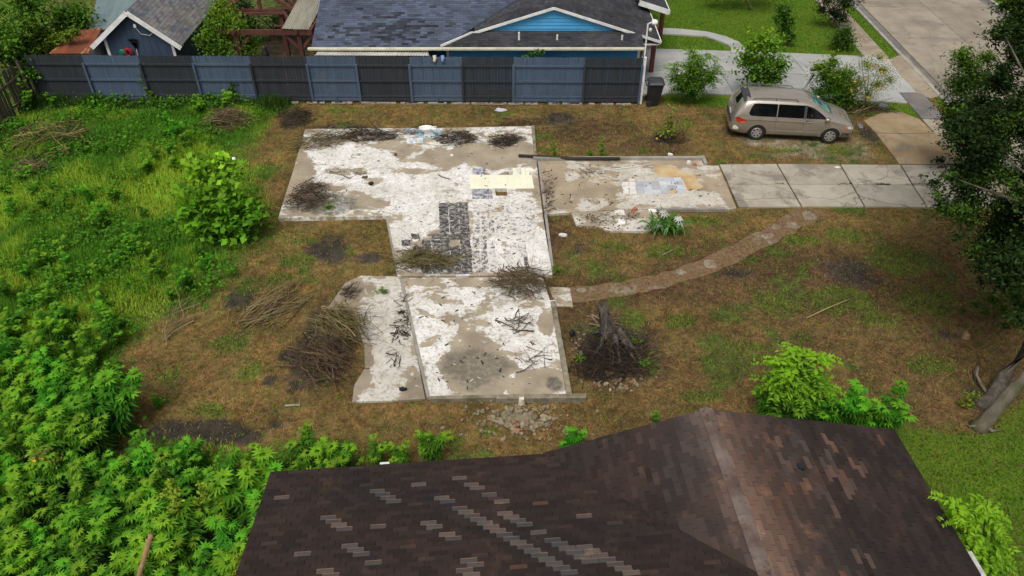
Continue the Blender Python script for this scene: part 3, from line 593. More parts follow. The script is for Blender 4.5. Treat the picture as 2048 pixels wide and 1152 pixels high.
# ================================================================== SHINGLED SLOPES
def clip_poly(sub, conv):
    out = list(sub); n = len(conv)
    ar = sum(conv[i][0]*conv[(i+1) % n][1]-conv[(i+1) % n][0]*conv[i][1] for i in range(n)); sg = 1 if ar > 0 else -1
    for i in range(n):
        a, b = conv[i], conv[(i+1) % n]; inp = out; out = []
        def side_(p): return sg*((b[0]-a[0])*(p[1]-a[1])-(b[1]-a[1])*(p[0]-a[0]))
        for j in range(len(inp)):
            p, q = inp[j], inp[(j+1) % len(inp)]; sp, sq = side_(p), side_(q)
            if sp >= 0: out.append(p)
            if (sp >= 0) != (sq >= 0): t = sp/(sp-sq); out.append((p[0]+(q[0]-p[0])*t, p[1]+(q[1]-p[1])*t))
        if not out: return []
    return out
def slope(O, U, Vv, poly, w, e, mat, parent, name='shingles', pick=None, thick=.012, seed=0, singles=None, single_mat=None, stag=.5):
    """tabs on a plane: O eave corner, U along eave, Vv up the slope (unit vectors), poly convex in (u,v)."""
    O, U, Vv = Vector(O), Vector(U).normalized(), Vector(Vv).normalized(); Nn = U.cross(Vv); Nn = Nn if Nn.z > 0 else -Nn
    rs = random.Random(seed); m = MB(); sg = []
    P3 = lambda u, v, h: O+U*u+Vv*v+Nn*h
    us = [p[0] for p in poly]; vs = [p[1] for p in poly]
    row = int(math.floor(min(vs)/e))
    while row*e < max(vs):
        offs = (stag*row % 1.0)*w; k = int(math.floor((min(us)-offs)/w))
        while k*w+offs < max(us):
            u0, v0 = k*w+offs, row*e; r = [(u0+.004, v0), (u0+w-.004, v0), (u0+w-.004, v0+e), (u0+.004, v0+e)]
            cp = clip_poly(r, poly)
            if len(cp) >= 3:
                c3 = P3(u0+w/2, v0+e/2, 0); px = proj(*c3)
                kind = pick(px[0], px[1], rs, row, k) if pick else None
                g = rs.uniform(.72, 1.22); full = len(cp) == 4 and abs((max(p[0] for p in cp)-min(p[0] for p in cp))-w+.008) < 1e-4 and abs(max(p[1] for p in cp)-min(p[1] for p in cp)-e) < 1e-4
                if kind is None: m.col = (g, g*rs.uniform(.96, 1.04), g*rs.uniform(.94, 1.08)); h0, h1 = thick, .003; hb = rs.uniform(-.002, .004)
                else:
                    m.col = kind[:3]; h0, h1, hb = -.001, -.001, 0
                    if singles is not None and len(kind) == 4:
                        q0 = m.col; m.col = (6.0, 6.0, 5.4); m.add([P3(u0+.01, v0, .016), P3(u0+w-.01, v0, .016), P3(u0+w-.01, v0+.02, .014), P3(u0+.01, v0+.02, .014), P3(u0+.01, v0, -.004), P3(u0+w-.01, v0, -.004)], [(0, 1, 2, 3), (0, 4, 5, 1)]); m.col = q0
                hh = lambda v: hb+h0+(h1-h0)*(v-v0)/e
                if singles is not None and full and kind is None: sg.append((u0, v0, hb, m.col, px)); 
                else:
                    nn = len(cp); top = [P3(u, v, hh(v)) for u, v in cp]; bot = [P3(u, v, -.006) for u, v in cp]
                    m.add(top+bot, [tuple(range(nn))]+[(i, i+nn, (i+1) % nn+nn, (i+1) % nn) for i in range(nn)])
            k += 1
        row += 1
    m.col = (.5, .5, .5); nn = len(poly); m.add([P3(u, v, -.004) for u, v in poly]+[P3(u, v, -.09) for u, v in poly], [tuple(range(nn)), tuple(range(2*nn-1, nn-1, -1))]+[(i, i+nn, (i+1) % nn+nn, (i+1) % nn) for i in range(nn)])
    if singles is not None:
        for s_ in sg: singles.append((O, U, Vv, Nn, s_, w, e, thick, m))
    return m
def shingle_mat(key, a, b, c3, streak=None):
    n = N(key); c = n.mix(n.ramp(n.noise(.7, 6, .6), .35, .65), a, b); c = n.mix(n.ramp(n.noise(2.6, 6, .7), .55, .72), c, c3)
    if streak: c = n.mix(n.ramp(n.noise(1.1, 7, .65, None, .3, (1, .35, .6)), .54, .72), c, streak)
    cc = n.attr('col', 'Color')
    c = n.mix(1.0, c, cc, 'MULTIPLY'); c = n.mix(.5, c, n.mix(n.noise(120, 3, .6), (.5, .5, .5), (1.5, 1.5, 1.5)), 'MULTIPLY')
    M[key] = n.fin(c, .9, 0, .2)
# ------------------------------------------------------------------ brown roofed house in the foreground
n_ = N('roof_brown')
cA = n_.mix(n_.ramp(n_.noise(.55, 6, .62), .38, .64), (.030, .0185, .0150), (.019, .0145, .0135)); cA = n_.mix(n_.ramp(n_.noise(1.7, 7, .7, None, .3), .54, .74), cA, (.055, .031, .022))
cA = n_.mix(1.0, cA, n_.attr('col', 'Color'), 'MULTIPLY'); cA = n_.mix(.6, cA, n_.mix(n_.noise(90, 3, .7), (.35, .35, .35), (1.65, 1.65, 1.65)), 'MULTIPLY'); n_.bump(n_.noise(150, 3, .6), .5, .006)
M['roof_brown'] = n_.fin(cA, .88, 0, .25)
n_ = N('roof_brown_tab'); rr = n_.rnd(); cA = n_.mix(n_.ramp(n_.noise(.55, 6, .62), .38, .64), (.030, .0185, .0150), (.019, .0145, .0135)); cA = n_.mix(n_.ramp(n_.noise(1.7, 7, .7, None, .3), .54, .74), cA, (.055, .031, .022))
cA = n_.mix(1.0, cA, n_.mix(rr, (.7, .7, .7), (1.25, 1.2, 1.2)), 'MULTIPLY'); cA = n_.mix(.6, cA, n_.mix(n_.noise(90, 3, .7), (.35, .35, .35), (1.65, 1.65, 1.65)), 'MULTIPLY'); n_.bump(n_.noise(150, 3, .6), .5, .006)
M['roof_brown_tab'] = n_.fin(cA, .88, 0, .25)
n_ = N('ridge_worn'); cA = n_.mix(n_.ramp(n_.noise(1.6, 6, .7), .35, .65), (.10, .065, .05), (.15, .12, .105)); cA = n_.mix(n_.ramp(n_.noise(4, 6, .7), .52, .7), cA, (.05, .03, .026)); M['ridge_worn'] = n_.fin(n_.mix(.3, cA, n_.mix(n_.rnd(), (.5, .5, .5), (1.3, 1.3, 1.3)), 'MULTIPLY'), .9, 0, .2)
simple('wall_brown', (.22, .16, .12), (.17, .12, .09), 3); simple('fascia', (.55, .55, .53), (.35, .34, .32), 4)
ZE, PIT = 2.5, .29
EL, IC, ER = G(546, 944, ZE), G(1085, 903, ZE), G(1790, 862, ZE)
hd = Vector((ER.x-EL.x, ER.y-EL.y, 0)).normalized(); hn = Vector((hd.y, -hd.x, 0))  # hn toward the camera
hang = math.atan2(hd.y, hd.x)
uL, uI, uR = 0, (IC-EL).dot(hd), (ER-EL).dot(hd); RZ = 3.62; uA = (G(1410, 812, RZ)-EL).dot(hd); HW = (RZ-ZE)/PIT; HL, HR = uA-uI, uR-uA; RL = math.hypot(HL, RZ-ZE); RR = math.hypot(HR, RZ-ZE); sl_ = math.hypot(1, PIT)
near = empty('brown_roofed_house', EL+Vector((0, 0, -ZE)), 'house with worn dark brown shingle roof in the foreground', 'house')
MISS = []
def diag(x0, y0, x1, y1, n):
    for i in range(n): t = i/max(1, n-1); MISS.append((x0+(x1-x0)*t, y0+(y1-y0)*t))
for a in [(912, 957, 912, 957, 1), (938, 972, 965, 990, 3), (918, 1020, 1075, 1115, 10), (1082, 1122, 1130, 1148, 4), (868, 1045, 928, 1103, 6), (945, 1122, 1000, 1150, 4), (955, 1005, 955, 1005, 1), (996, 1004, 996, 1004, 1), (880, 997, 892, 1006, 2), (763, 987, 788, 1004, 3), (565, 995, 565, 995, 1), (750, 1055, 750, 1055, 1), (597, 1110, 597, 1110, 1),
          (686, 1091, 713, 1109, 3), (800, 1092, 825, 1112, 3), (1066, 1046, 1110, 1080, 3), (1115, 1078, 1250, 1150, 10), (737, 1131, 755, 1150, 3), (850, 1132, 890, 1150, 3), (845, 970, 845, 970, 1), (990, 1062, 1060, 1110, 6), (1010, 1030, 1040, 1052, 3), (660, 1040, 690, 1060, 3), (1180, 1090, 1240, 1128, 5), (930, 1140, 940, 1150, 2), (640, 1145, 660, 1150, 2), (1160, 1035, 1160, 1035, 1)]: diag(*a)
RSTR = [(1590, 870, 1620, 930), (1645, 865, 1680, 900), (1650, 890, 1660, 960), (1560, 880, 1580, 945), (1600, 930, 1630, 985), (1715, 925, 1725, 950), (1690, 960, 1705, 985), (1660, 995, 1690, 1030), (1700, 1080, 1730, 1120)]
def pickL(px, py, rs, row, k):
    for (mx, my) in MISS:
        if abs(px-mx) < 15 and abs(py-my) < 5.2: return rs.choice([(2.7, 3.6, 4.0, 1), (3.3, 4.2, 4.4, 1), (3.9, 4.7, 4.7, 1), (2.3, 3.2, 3.8, 1)])
    if rs.random() < .006: return (3.2, 2.5, 2.1)
    if rs.random() < .05: g = rs.uniform(1.3, 1.9); return (g, g, g)
def pickR(px, py, rs, row, k):
    for (a, b, c, d) in RSTR:
        t = (py-b)/(d-b)
        if -.05 < t < 1.05 and abs(px-(a+(c-a)*t)) < 15 and rs.random() < .75: return rs.choice([(2.6, 2.7, 2.6), (3.2, 3.1, 2.8), (2.0, 2.2, 2.2), (1.4, 1.5, 1.5)])
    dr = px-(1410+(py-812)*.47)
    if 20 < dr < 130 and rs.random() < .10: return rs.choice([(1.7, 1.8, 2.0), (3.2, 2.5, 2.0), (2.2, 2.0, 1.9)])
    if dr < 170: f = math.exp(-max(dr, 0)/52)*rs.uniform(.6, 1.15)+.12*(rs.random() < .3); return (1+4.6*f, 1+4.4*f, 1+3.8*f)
    if rs.random() < .006: return (3.2, 2.5, 2.1)
def pickG(px, py, rs, row, k):
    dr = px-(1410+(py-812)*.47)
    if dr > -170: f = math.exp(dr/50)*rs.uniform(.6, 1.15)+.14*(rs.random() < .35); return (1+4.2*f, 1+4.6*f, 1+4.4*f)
    if rs.random() < .3: g = rs.uniform(1.1, 1.6); return (g, g, g)
sing = []
P0 = lambda u, d, z: EL+hd*u+hn*d+Vector((0, 0, z-ZE))
up_w = (hn+Vector((0, 0, PIT))).normalized(); tw, te = .32, .12
roofs = []
LWD = HW*sl_
roofs.append((slope(EL, hd, up_w, [(-.05, 0), (uI, 0), (uA, LWD), (-.05, LWD)], tw, te, None, None, pick=pickL, seed=1, singles=sing, stag=.37), 'roof_slope'))
upg = (hd*HL+Vector((0, 0, RZ-ZE))).normalized()
roofs.append((slope(P0(uI, 0, ZE), hn, upg, [(-.03, 0), (0, 0), (HW, RL), (-.03, RL)], tw, te, None, None, pick=pickG, seed=2, singles=sing, stag=.37), 'roof_slope'))
upr = (-hd*HR+Vector((0, 0, RZ-ZE))).normalized()
roofs.append((slope(P0(uR, 0, ZE), hn, upr, [(-.03, 0), (2*HW+.3, 0), (2*HW+.3, RR), (-.03, RR)], tw, te, None, None, pick=pickR, seed=3, singles=sing, stag=.37), 'roof_slope'))
upb = (-hn+Vector((0, 0, PIT))).normalized()
roofs.append((slope(P0(0, 2*HW, ZE), hd, upb, [(-.05, 0), (uA, 0), (uA, LWD), (-.05, LWD)], tw, te, None, None, seed=4, stag=.37), 'roof_slope'))
sing = [s_ for s_ in sing if -30 < s_[4][4][0] < 2080 and s_[4][4][1] < 1165]
sing.sort(key=lambda s_: -s_[4][4][1])
tabm = MB(); w, e, th = tw-.008, te, .012
tabm.add([(0, 0, th), (w, 0, th), (w, e, .003), (0, e, .003), (0, 0, -.006), (w, 0, -.006), (w, e, -.006), (0, e, -.006)], [(0, 1, 2, 3), (0, 4, 5, 1), (1, 5, 6, 2), (3, 2, 6, 7), (0, 3, 7, 4)])
for (O, U, Vv, Nn, s_, w_, e_, t_, m) in sing[300:]:
    u0, v0, hb, colr, px = s_; m.col = colr; P3 = lambda u, v, h: O+U*u+Vv*v+Nn*h
    c4 = [(u0+.004, v0), (u0+w_-.004, v0), (u0+w_-.004, v0+e_), (u0+.004, v0+e_)]
    top = [P3(u, v, hb+t_+(.003-t_)*(v-v0)/e_) for u, v in c4]; bot = [P3(u, v, -.006) for u, v in c4]
    m.add(top+bot, [(0, 1, 2, 3)]+[(i, i+4, (i+1) % 4+4, (i+1) % 4) for i in range(4)])
ro = [tag(m.build(nm, M['roof_brown'], near), kind='stuff') for m, nm in roofs]
first = None; owners = {id(m): o for (m, _), o in zip(roofs, ro)}
for (O, U, Vv, Nn, s_, w_, e_, t_, m) in sing[:300]:
    u0, v0, hb, colr, px = s_
    if first is None: first = tabm.build('shingle', M['roof_brown_tab'], near, local=True); o = first
    else: o = first.copy(); COL.objects.link(o)
    o.parent = owners[id(m)]; sgn = 1 if U.cross(Vv).z > 0 else -1
    base = O+U*(u0+.004)+Vv*v0+Nn*hb-near.location
    if sgn < 0: base = base+U*(w_-.008); R = Matrix((-U, Vv, Nn)).transposed()
    else: R = Matrix((U, Vv, Nn)).transposed()
    o.matrix_local = Matrix.Translation(base) @ R.to_4x4()
# ridge caps
k = 0; L_ = 0
while L_ < 2*HW:
    p = P0(uA, L_-.05, RZ+.012); ln = .3; m = MB()
    for sg_, dd in ((-1, hd), (1, hd)):
        a = p; b = p+hn*ln; off = dd*sg_*.14+Vector((0, 0, -.14*PIT))
        m.add([a+Vector((0, 0, .012)), b+Vector((0, 0, .004)), b+off+Vector((0, 0, .004)), a+off+Vector((0, 0, .012)), a+off-Vector((0, 0, .01)), a-Vector((0, 0, .01))], [(0, 1, 2, 3), (0, 3, 4, 5)])
    m.build('ridge_cap', M['ridge_worn'], near); L_ += .22
wm = MB()
for (u0, u1, d0, d1) in ((.4, uI+.4, .45, 2*HW-.45), (uI+.42, uR-.45, .3, 2*HW-.43)):
    q = [P0(u0, d0, 0), P0(u1, d0, 0), P0(u1, d1, 0), P0(u0, d1, 0)]; wm.prism([p.to_2d() for p in q], -.1, ZE-.02)
g0 = [P0(uI+.42, .3, ZE-.03), P0(uR-.45, .3, ZE-.03), P0(uA, .3, RZ-.14)]; wm.add([*g0, *[p+hn*.1 for p in g0]], [(0, 1, 2), (3, 5, 4), (0, 3, 4, 1), (1, 4, 5, 2), (2, 5, 3, 0)])
wm.build('wall', M['wall_brown'], near)
MB().bar(P0(0, .02, ZE-.09), P0(uI, .02, ZE-.09), .03, .15).build('fascia', M['fascia'], near)
MB().bar(P0(uR-.03, .05, ZE-.09), P0(uR-.03, 2*HW, ZE-.09), .03, .15).build('fascia', M['fascia'], near)
gm = MB(); gm.bar(P0(uR+.06, 3.0, ZE-.06), P0(uR+.06, 2*HW, ZE-.06), .1, .09); gm.build('gutter', M['fascia'], near)
MB().bar(P0(2.25, -.05, ZE-.05), P0(2.45, -.05, ZE-.05), .08, .05).build('gutter_bracket', M['white_paint'], near)
pv = G(1600, 940, 3.1); MB().lathe((pv.x, pv.y, 2.95), [(.07, 0), (.07, .22), (.09, .24), (.09, .3)], 10).build('vent_pipe', M['dark_plastic'], near)
# ================================================================== BLUE HOUSE BEHIND THE FENCE
shingle_mat('roof_slate', (.078, .095, .135), (.058, .069, .097), (.035, .036, .042), None)
shingle_mat('roof_dark', (.03, .031, .035), (.05, .05, .055), (.016, .016, .018), None)
n_ = N('siding_blue'); cA = n_.mix(n_.ramp(n_.noise(1.2, 4), .3, .7), (.06, .29, .54), (.08, .33, .6)); M['siding_blue'] = n_.fin(cA, .6, 0, .3)
YE, YG = 33.45, 34.25      # eave line and gable plane
bh = empty('blue_house', V(1000, 110, 34.2)*Vector((1, 1, 0)) if False else Vector((V(1000, 110, 34.2).x, 34.2, 0)), 'blue house with slate grey shingle roof and blue gable behind the fence', 'house')
ap = V(1108, 13, YG); gr_ = V(1320, 80, YG); gk = V(948, 53, YG)
eL, eM, eR = V(622, 92, YE), V(884, 95, YE), V(1289, 103, YE); EZ = eM.z
pit = (ap.z-gr_.z)/(gr_.x-ap.x)
def pickH(px, py, rs, row, k):
    a = math.exp(-((px-800)/60)**2-((py-55)/24)**2)+.5*math.exp(-((px-700)/50)**2-((py-72)/14)**2)
    if rs.random() < a*.8: g = rs.uniform(.3, .6); return (g, g*.95, g*.9)
    return None
upm = Vector((0, 1, .36)).normalized(); Lm = 9.0
wM = eM.x-eL.x
m1 = slope((eL.x, YE, EZ), (1, 0, 0), upm, [(0, 0), (wM+.05, 0), (wM+1.6, 1.5), (wM+5.0, 4.6), (wM+5.0, Lm), (0, Lm)], .32, .145, None, None, pick=pickH, seed=9)
tag(m1.build('roof_slope', M['roof_slate'], bh), kind='stuff')
# gable wing: two slopes falling left and right from a ridge that runs away
upl = Vector((1, 0, pit)).normalized(); lw = ap.x-gk.x; ll = math.hypot(lw, lw*pit)
m2 = slope((gk.x, YG-.1, ap.z-lw*pit), (0, 1, 0), upl, [(0, 0), (3.2, 0), (11, ll*.75), (11, ll), (0, ll)], .32, .145, None, None, seed=10)
tag(m2.build('roof_slope', M['roof_dark'], bh), kind='stuff')
rw = gr_.x-ap.x; rl = math.hypot(rw, rw*pit)
m3 = slope((gr_.x, YG-.1, gr_.z), (0, 1, 0), Vector((-1, 0, pit)).normalized(), [(0, 0), (6.0, 0), (6.0, rl), (0, rl)], .32, .145, None, None, seed=12)
tag(m3.build('roof_slope', M['roof_dark'], bh), kind='stuff')
m3 = slope((gr_.x, YG+5.9, gr_.z), (0, 1, 0), Vector((-1, 0, pit)).normalized(), [(0.01, 1.2), (6.0, 1.2), (6.0, rl), (0.01, rl)], .32, .145, None, None, seed=14)
tag(m3.build('roof_slope', M['roof_dark'], bh), kind='stuff')
# second front gable seen at the top right
g2 = V(1338, 20, 37.6)
m5 = slope((g2.x, 37.5, g2.z), (0, 1, 0), Vector((-1, 0, pit)).normalized(), [(0, 0), (7, 0), (7, 1.6), (0, 1.6)], .32, .145, None, None, seed=15)
tag(m5.build('roof_slope', M['roof_dark'], bh), kind='stuff')
MB().bar((g2.x+.02, 37.5, g2.z-.08), (g2.x-1.5, 37.5, g2.z-.08+1.5*pit), .04, .24).build('rake_board', M['white_paint'], bh)
MB().bar((g2.x+.03, 37.5, g2.z-.08), (g2.x+.03, 44, g2.z-.08), .05, .16).build('fascia', M['white_paint'], bh)
# pent roof under the gable
pz = V(1100, 62, YG-.06).z; pd = Vector((0, YG-.05-YE, pz-EZ)); PL = pd.length
m4 = slope((eM.x-.02, YE, EZ), (1, 0, 0), pd.normalized(), [(0, 0), (eR.x-eM.x, 0), (eR.x-eM.x-.1, PL), (1.15, PL)], .32, .12, None, None, seed=11)
tag(m4.build('roof_slope', M['roof_dark'], bh), kind='stuff')
# gable siding boards
gz0 = pz-.1; nb = 7; hgt = (ap.z-.05-gz0)
for i in range(nb):
    z0, z1 = gz0+hgt*i/nb, gz0+hgt*(i+1)/nb-.012
    def xl(z): return max(gk.x+.1, ap.x-(ap.z-.03-z)/pit)
    def xr(z): return min(gr_.x-.35, ap.x+(ap.z-.03-z)/pit)
    y0, y1 = YG+.03, YG+.055
    pts = [(xl(z0), y0, z0), (xr(z0), y0, z0), (xr(z1), y1, z1), (xl(z1), y1, z1)]
    MB().add(pts+[(p[0], p[1]+.03, p[2]) for p in pts], [(0, 1, 2, 3), (7, 6, 5, 4), (0, 4, 5, 1), (3, 2, 6, 7), (0, 3, 7, 4), (1, 5, 6, 2)]).build('siding_board', M['siding_blue'], bh)
def rake(a, b, w=.11): MB().bar(Vector(a)+Vector((0, 0, -.035)), Vector(b)+Vector((0, 0, -.035)), .05, w).build('rake_board', M['white_paint'], bh)
rake((ap.x, YG-.13, ap.z), (gk.x-.1, YG-.13, ap.z-(lw+.1)*pit)); rake((ap.x, YG-.135, ap.z), (gr_.x+.05, YG-.135, gr_.z-.02))
rake((gk.x-.05, YG-.13, ap.z-lw*pit), (eM.x-.05, YE+.02, EZ+.06), .16)
MB().bar((gr_.x+.03, YG-.1, gr_.z-.08), (gr_.x+.03, YG+11, gr_.z-.08), .05, .16).build('fascia', M['white_paint'], bh)
MB().prism([(gr_.x-1.0, YG-.1), (gr_.x, YG-.1), (gr_.x, YG+6), (gr_.x-1.0, YG+6)], gr_.z-.2, gr_.z-.17).build('soffit', M['white_paint'], bh)
# walls
WY = 34.05
nbw = 12
for i in range(nbw):
    z0 = i*.2; MB().box(((eM.x+.25+eR.x-.2)/2, WY, z0+.098), (eR.x-eM.x-.45, .03, .19)).build('siding_board', M['siding_blue'], bh)
MB().prism([(eL.x+.4, WY+1.2), (eM.x+.3, WY+1.2), (eM.x+.3, WY+.05), (eR.x-.22, WY+.05), (eR.x-.22, WY+10), (eL.x+.4, WY+10)], -.1, 2.25).build('wall', M['siding_blue'], bh)
MB().bar((eM.x+.2, WY-.03, 0), (eM.x+.2, WY-.03, EZ-.1), .12, .08).build('corner_trim', M['white_paint'], bh)
MB().bar((eR.x-.16, WY-.03, 0), (eR.x-.16, WY-.03, EZ-.1), .12, .08).build('corner_trim', M['white_paint'], bh)
for a, b in ((eL.x-.15, eM.x), (eM.x+.01, eR.x)):
    MB().box(((a+b)/2, YE-.06, EZ-.04), (b-a, .12, .11)).build('gutter', M['gutter'], bh, bevel=.015)
MB().tube([(eR.x-.05, YE-.06, EZ-.05), (eR.x-.02, YE+.1, EZ-.3), (eR.x-.02, YE+.3, EZ-.5), (eR.x-.02, YE+.3, .1)], .04, 8).build('downpipe', M['white_paint'], bh)
for px, py in ((1038, 82), (1114, 87), (1243, 88)):
    p = V(px, py, YE+.35); MB().lathe((p.x, YE+.35, p.z-.1), [(.045, 0), (.045, .5), (.04, .5)], 10).build('vent_pipe', M['white_paint'], bh)
    MB().lathe((p.x, YE+.35, p.z-.1), [(.13, -.01), (.05, .06), (.045, .1)], 10).build('vent_collar', M['dark_plastic'], bh)
# porch columns seen past the corner
simple('red_brown', (.16, .035, .025), (.12, .03, .02), 4)
for px, py, Y in ((1308, 92, 36.0), (1324, 40, 39.5)):
    p = V(px, py, Y); MB().box((p.x, Y, 1.1), (.2, .2, 2.3)).build('porch_column', M['red_brown'], bh)
MB().prism(GP([(1291, 93), (1314, 94), (1314, 98), (1291, 97)]), 0, .1).build('porch_step', M['brick_old'], bh)
# flat sheets of patio cover below the main gutter
simple('poly_sheet', (.52, .5, .45), (.4, .38, .33), 2.5, .5, dirt=(.3, .27, .2))
pc = empty('patio_cover', Vector((V(740, 104, 33.2).x, 33.2, 0)), 'pale corrugated plastic patio cover under the grey roof gutter', 'canopy')
a, b = V(630, 111, 33.0), V(857, 112, 33.0); c, d = V(640, 95, 33.9), V(857, 97, 33.9)
for i in range(7):
    m = MB(); x0 = lerp(a, b, i/7); x1 = lerp(a, b, (i+1)/7); y0 = lerp(c, d, i/7); y1 = lerp(c, d, (i+1)/7); nn = 12
    for k in range(nn):
        t0, t1 = k/nn, (k+1)/nn; h0 = .025*(k % 2); h1 = .025*((k+1) % 2)
        z = Vector((0, 0, 1)); m.quad(lerp(x0, x1, t0)+z*h0, lerp(x0, x1, t1)+z*h1, lerp(y0, y1, t1)+z*h1, lerp(y0, y1, t0)+z*h0)
    m.build('cover_sheet', M['poly_sheet'], pc)
for i in range(4): p = lerp(a, b, i/3); MB().bar((p.x, p.y+.1, 0), (p.x, p.y+.1, p.z-.02), .08, .08).build('post', M['old_wood'], pc)
MB().bar(a+Vector((0, .1, -.06)), b+Vector((0, .1, -.06)), .05, .1).build('beam', M['old_wood'], pc)
# white pole with security lamps at the corner
lp = empty('security_light_pole', Vector((V(1285, 180, 33.0).x, 33.0, 0)), 'slim white pole with round security lamp at the blue house corner', 'lamp')
t = V(1296, 48, 33.0); b0_ = V(1280, 200, 33.0)
MB().tube([(b0_.x, 33, 0), (t.x, 33, t.z)], .035, 8).build('pole', M['white_paint'], lp)
MB().tube([t, t+Vector((.08, -.05, .06)), t+Vector((.2, -.1, .1))], .03, 8).build('arm', M['white_paint'], lp)
q = t+Vector((.26, -.12, .12)); MB().lathe(q, [(.05, -.1), (.13, -.08), (.15, 0), (.11, .09), (.03, .12)], 14).build('lamp_globe', M['white_paint'], lp, smooth=True)
q = t+Vector((.12, -.08, -.22)); MB().lathe(q, [(.04, -.08), (.07, -.03), (.06, .05), (.02, .08)], 10).build('camera_dome', M['white_paint'], lp, smooth=True)

# ================================================================== BLUE SHED
simple('shed_blue', (.042, .066, .11), (.034, .055, .092), 5, .7, bump=.2, vec=(2, 2, .4)); shingle_mat('roof_grey', (.18, .17, .155), (.14, .14, .15), (.11, .1, .095))
YS = 34.3
sh = empty('blue_shed', Vector((V(262, 110, YS).x, YS, 0)), 'small dark blue shed with white trimmed gable and grey shingles', 'shed')
sa, sL, sR = V(252, 22, YS), V(183, 92, YS), V(362, 93, YS)
for (e_, sgn) in ((sR, -1), (sL, 1)):
    up = (sa-e_); LL = up.length
    m = slope(e_, (0, 1, 0), up, [(0, 0), (8, 0), (8, LL), (0, LL)], .32, .16, None, None, seed=30+sgn, pick=lambda px, py, rs, r, k: ((.55, .75, 1.15) if rs.random() < .05 else None))
    tag(m.build('roof_slope', M['roof_grey'], sh), kind='stuff')
    MB().bar(sa+Vector((0, -.05, -.07)), e_+Vector((0, -.05+.004*sgn, -.07)), .05, .2).build('rake_board', M['white_paint'], sh)
wl, wr = V(222, 110, YS+.3).x, V(352, 110, YS+.3).x
sl2 = (sa.z-sR.z)/(sR.x-sa.x)
def hz_(x): return sa.z-.14-abs(x-sa.x)*(sl2 if x > sa.x else (sa.z-sL.z)/(sa.x-sL.x))
nb = 9
for i in range(nb):
    x0, x1 = lerp(wl, wr, i/nb)+.004, lerp(wl, wr, (i+1)/nb)-.004; y = YS+.25; xs_ = [x0, x1] if not (x0 < sa.x < x1) else [x0, sa.x, x1]
    top = [(x, y, hz_(x)) for x in reversed(xs_)]; pts = [(x0, y, 0), (x1, y, 0)]+top; k = len(pts)
    MB().add(pts+[(p[0], p[1]+.04, p[2]) for p in pts], [tuple(range(k)), tuple(range(2*k-1, k-1, -1))]+[(i_, i_+k, (i_+1) % k+k, (i_+1) % k) for i_ in range(k)]).build('wall_panel', M['shed_blue'], sh)
MB().prism([(wl+.02, YS+.3), (wr-.02, YS+.3), (wr-.02, YS+7.5), (wl+.02, YS+7.5)], 0, 2.0).build('wall', M['shed_blue'], sh)
for x in (wl, wr): MB().bar((x, YS+.22, 0), (x, YS+.22, hz_(x)-.02), .12, .06).build('corner_trim', M['white_paint'], sh)
# hardware on the gable
q = V(270, 52, YS+.2); MB().box(q, (.12, .1, .16)).build('lamp_box', M['white_paint'], sh, bevel=.02); MB().tube([V(271, 55, YS+.18), V(282, 68, YS+.16), V(300, 71, YS+.17), V(309, 62, YS+.2)], .012, 5).build('wire', M['white_paint'], sh)
q = V(254, 30, YS-.06); MB().box(q, (.08, .08, .14)).build('camera_box', M['white_paint'], sh, bevel=.02)
lr = MB(); o_ = V(273, 98, YS+.17)
for k in range(15):
    a = math.radians(-24+48*k/14); lr.bar(o_, o_+Vector((math.sin(a)*.5-.05, 0, math.cos(a)*.5)), .012, .03)
lr.bar(o_+Vector((-.3, 0, .4)), o_+Vector((.22, 0, .42)), .012, .03); rk = empty('leaf_rake', (o_.x, o_.y, 0), 'black fan rake hung on the dark blue shed wall', 'rake')
lr.build('rake_head', M['dark_plastic'], rk); MB().tube([o_, V(276, 114, YS+.17)], .016, 6).build('handle', M['white_paint'], rk)
simple('hose_green', (.02, .25, .12)); simple('hose_red', (.35, .015, .03))
for px, key, r, lab in ((245, 'hose_green', .13, 'green coiled hose hung on the dark blue shed wall'), (257, 'hose_red', .19, 'red coiled hose hung on the dark blue shed wall')):
    c = V(px, 104, YS+.17); m = MB()
    for j in range(4): m.tube([c+Vector((math.cos(t)*(r-.03*j), -.02*j, math.sin(t)*(r-.02*j)+.02*math.sin(3*t+j))) for t in np.linspace(0, 2*math.pi, 15)], .02, 5)
    tag(m.build('garden_hose', M[key]), lab, 'hose')
# lean-to with rusted roof and a larger metal roof behind
n_ = N('rust_sheet'); cA = n_.mix(n_.ramp(n_.noise(1.5, 6, .6, None, .3, (1, .5, 1)), .35, .65), (.22, .066, .028), (.15, .045, .024)); cA = n_.mix(n_.ramp(n_.noise(2.5, 6, .6, None, 0, (1.5, .3, 1)), .56, .66), cA, (.34, .21, .11)); M['rust_sheet'] = n_.fin(cA, .8, .1, .3)
lt = empty('rusted_lean_to', Vector((V(140, 110, 34).x, 34, 0)), 'low lean-to with rusty orange metal roof beside the blue shed', 'shed')
q = [V(98, 108, 33.7), V(178, 108, 33.7), V(205, 56, 36.4), V(150, 64, 36.4)]
for i in range(5):
    A0, A1 = lerp(q[0], q[1], i/5), lerp(q[0], q[1], (i+1)/5); B0, B1 = lerp(q[3], q[2], i/5), lerp(q[3], q[2], (i+1)/5); z = Vector((0, 0, .03+.012*(i % 2)))
    MB().add([A0, A1, B1, B0, A0+z, A1+z, B1+z, B0+z], [(3, 2, 1, 0), (4, 5, 6, 7), (0, 1, 5, 4), (1, 2, 6, 5), (2, 3, 7, 6), (3, 0, 4, 7)]).build('roof_sheet', M['rust_sheet'], lt)
MB().prism([(q[0].x+.1, 33.85), (q[1].x-.05, 33.85), (q[1].x-.05, 36), (q[0].x+.1, 36)], 0, q[0].z-.01).build('wall', simple('pale_wall', (.42, .43, .43), None, 2), lt)
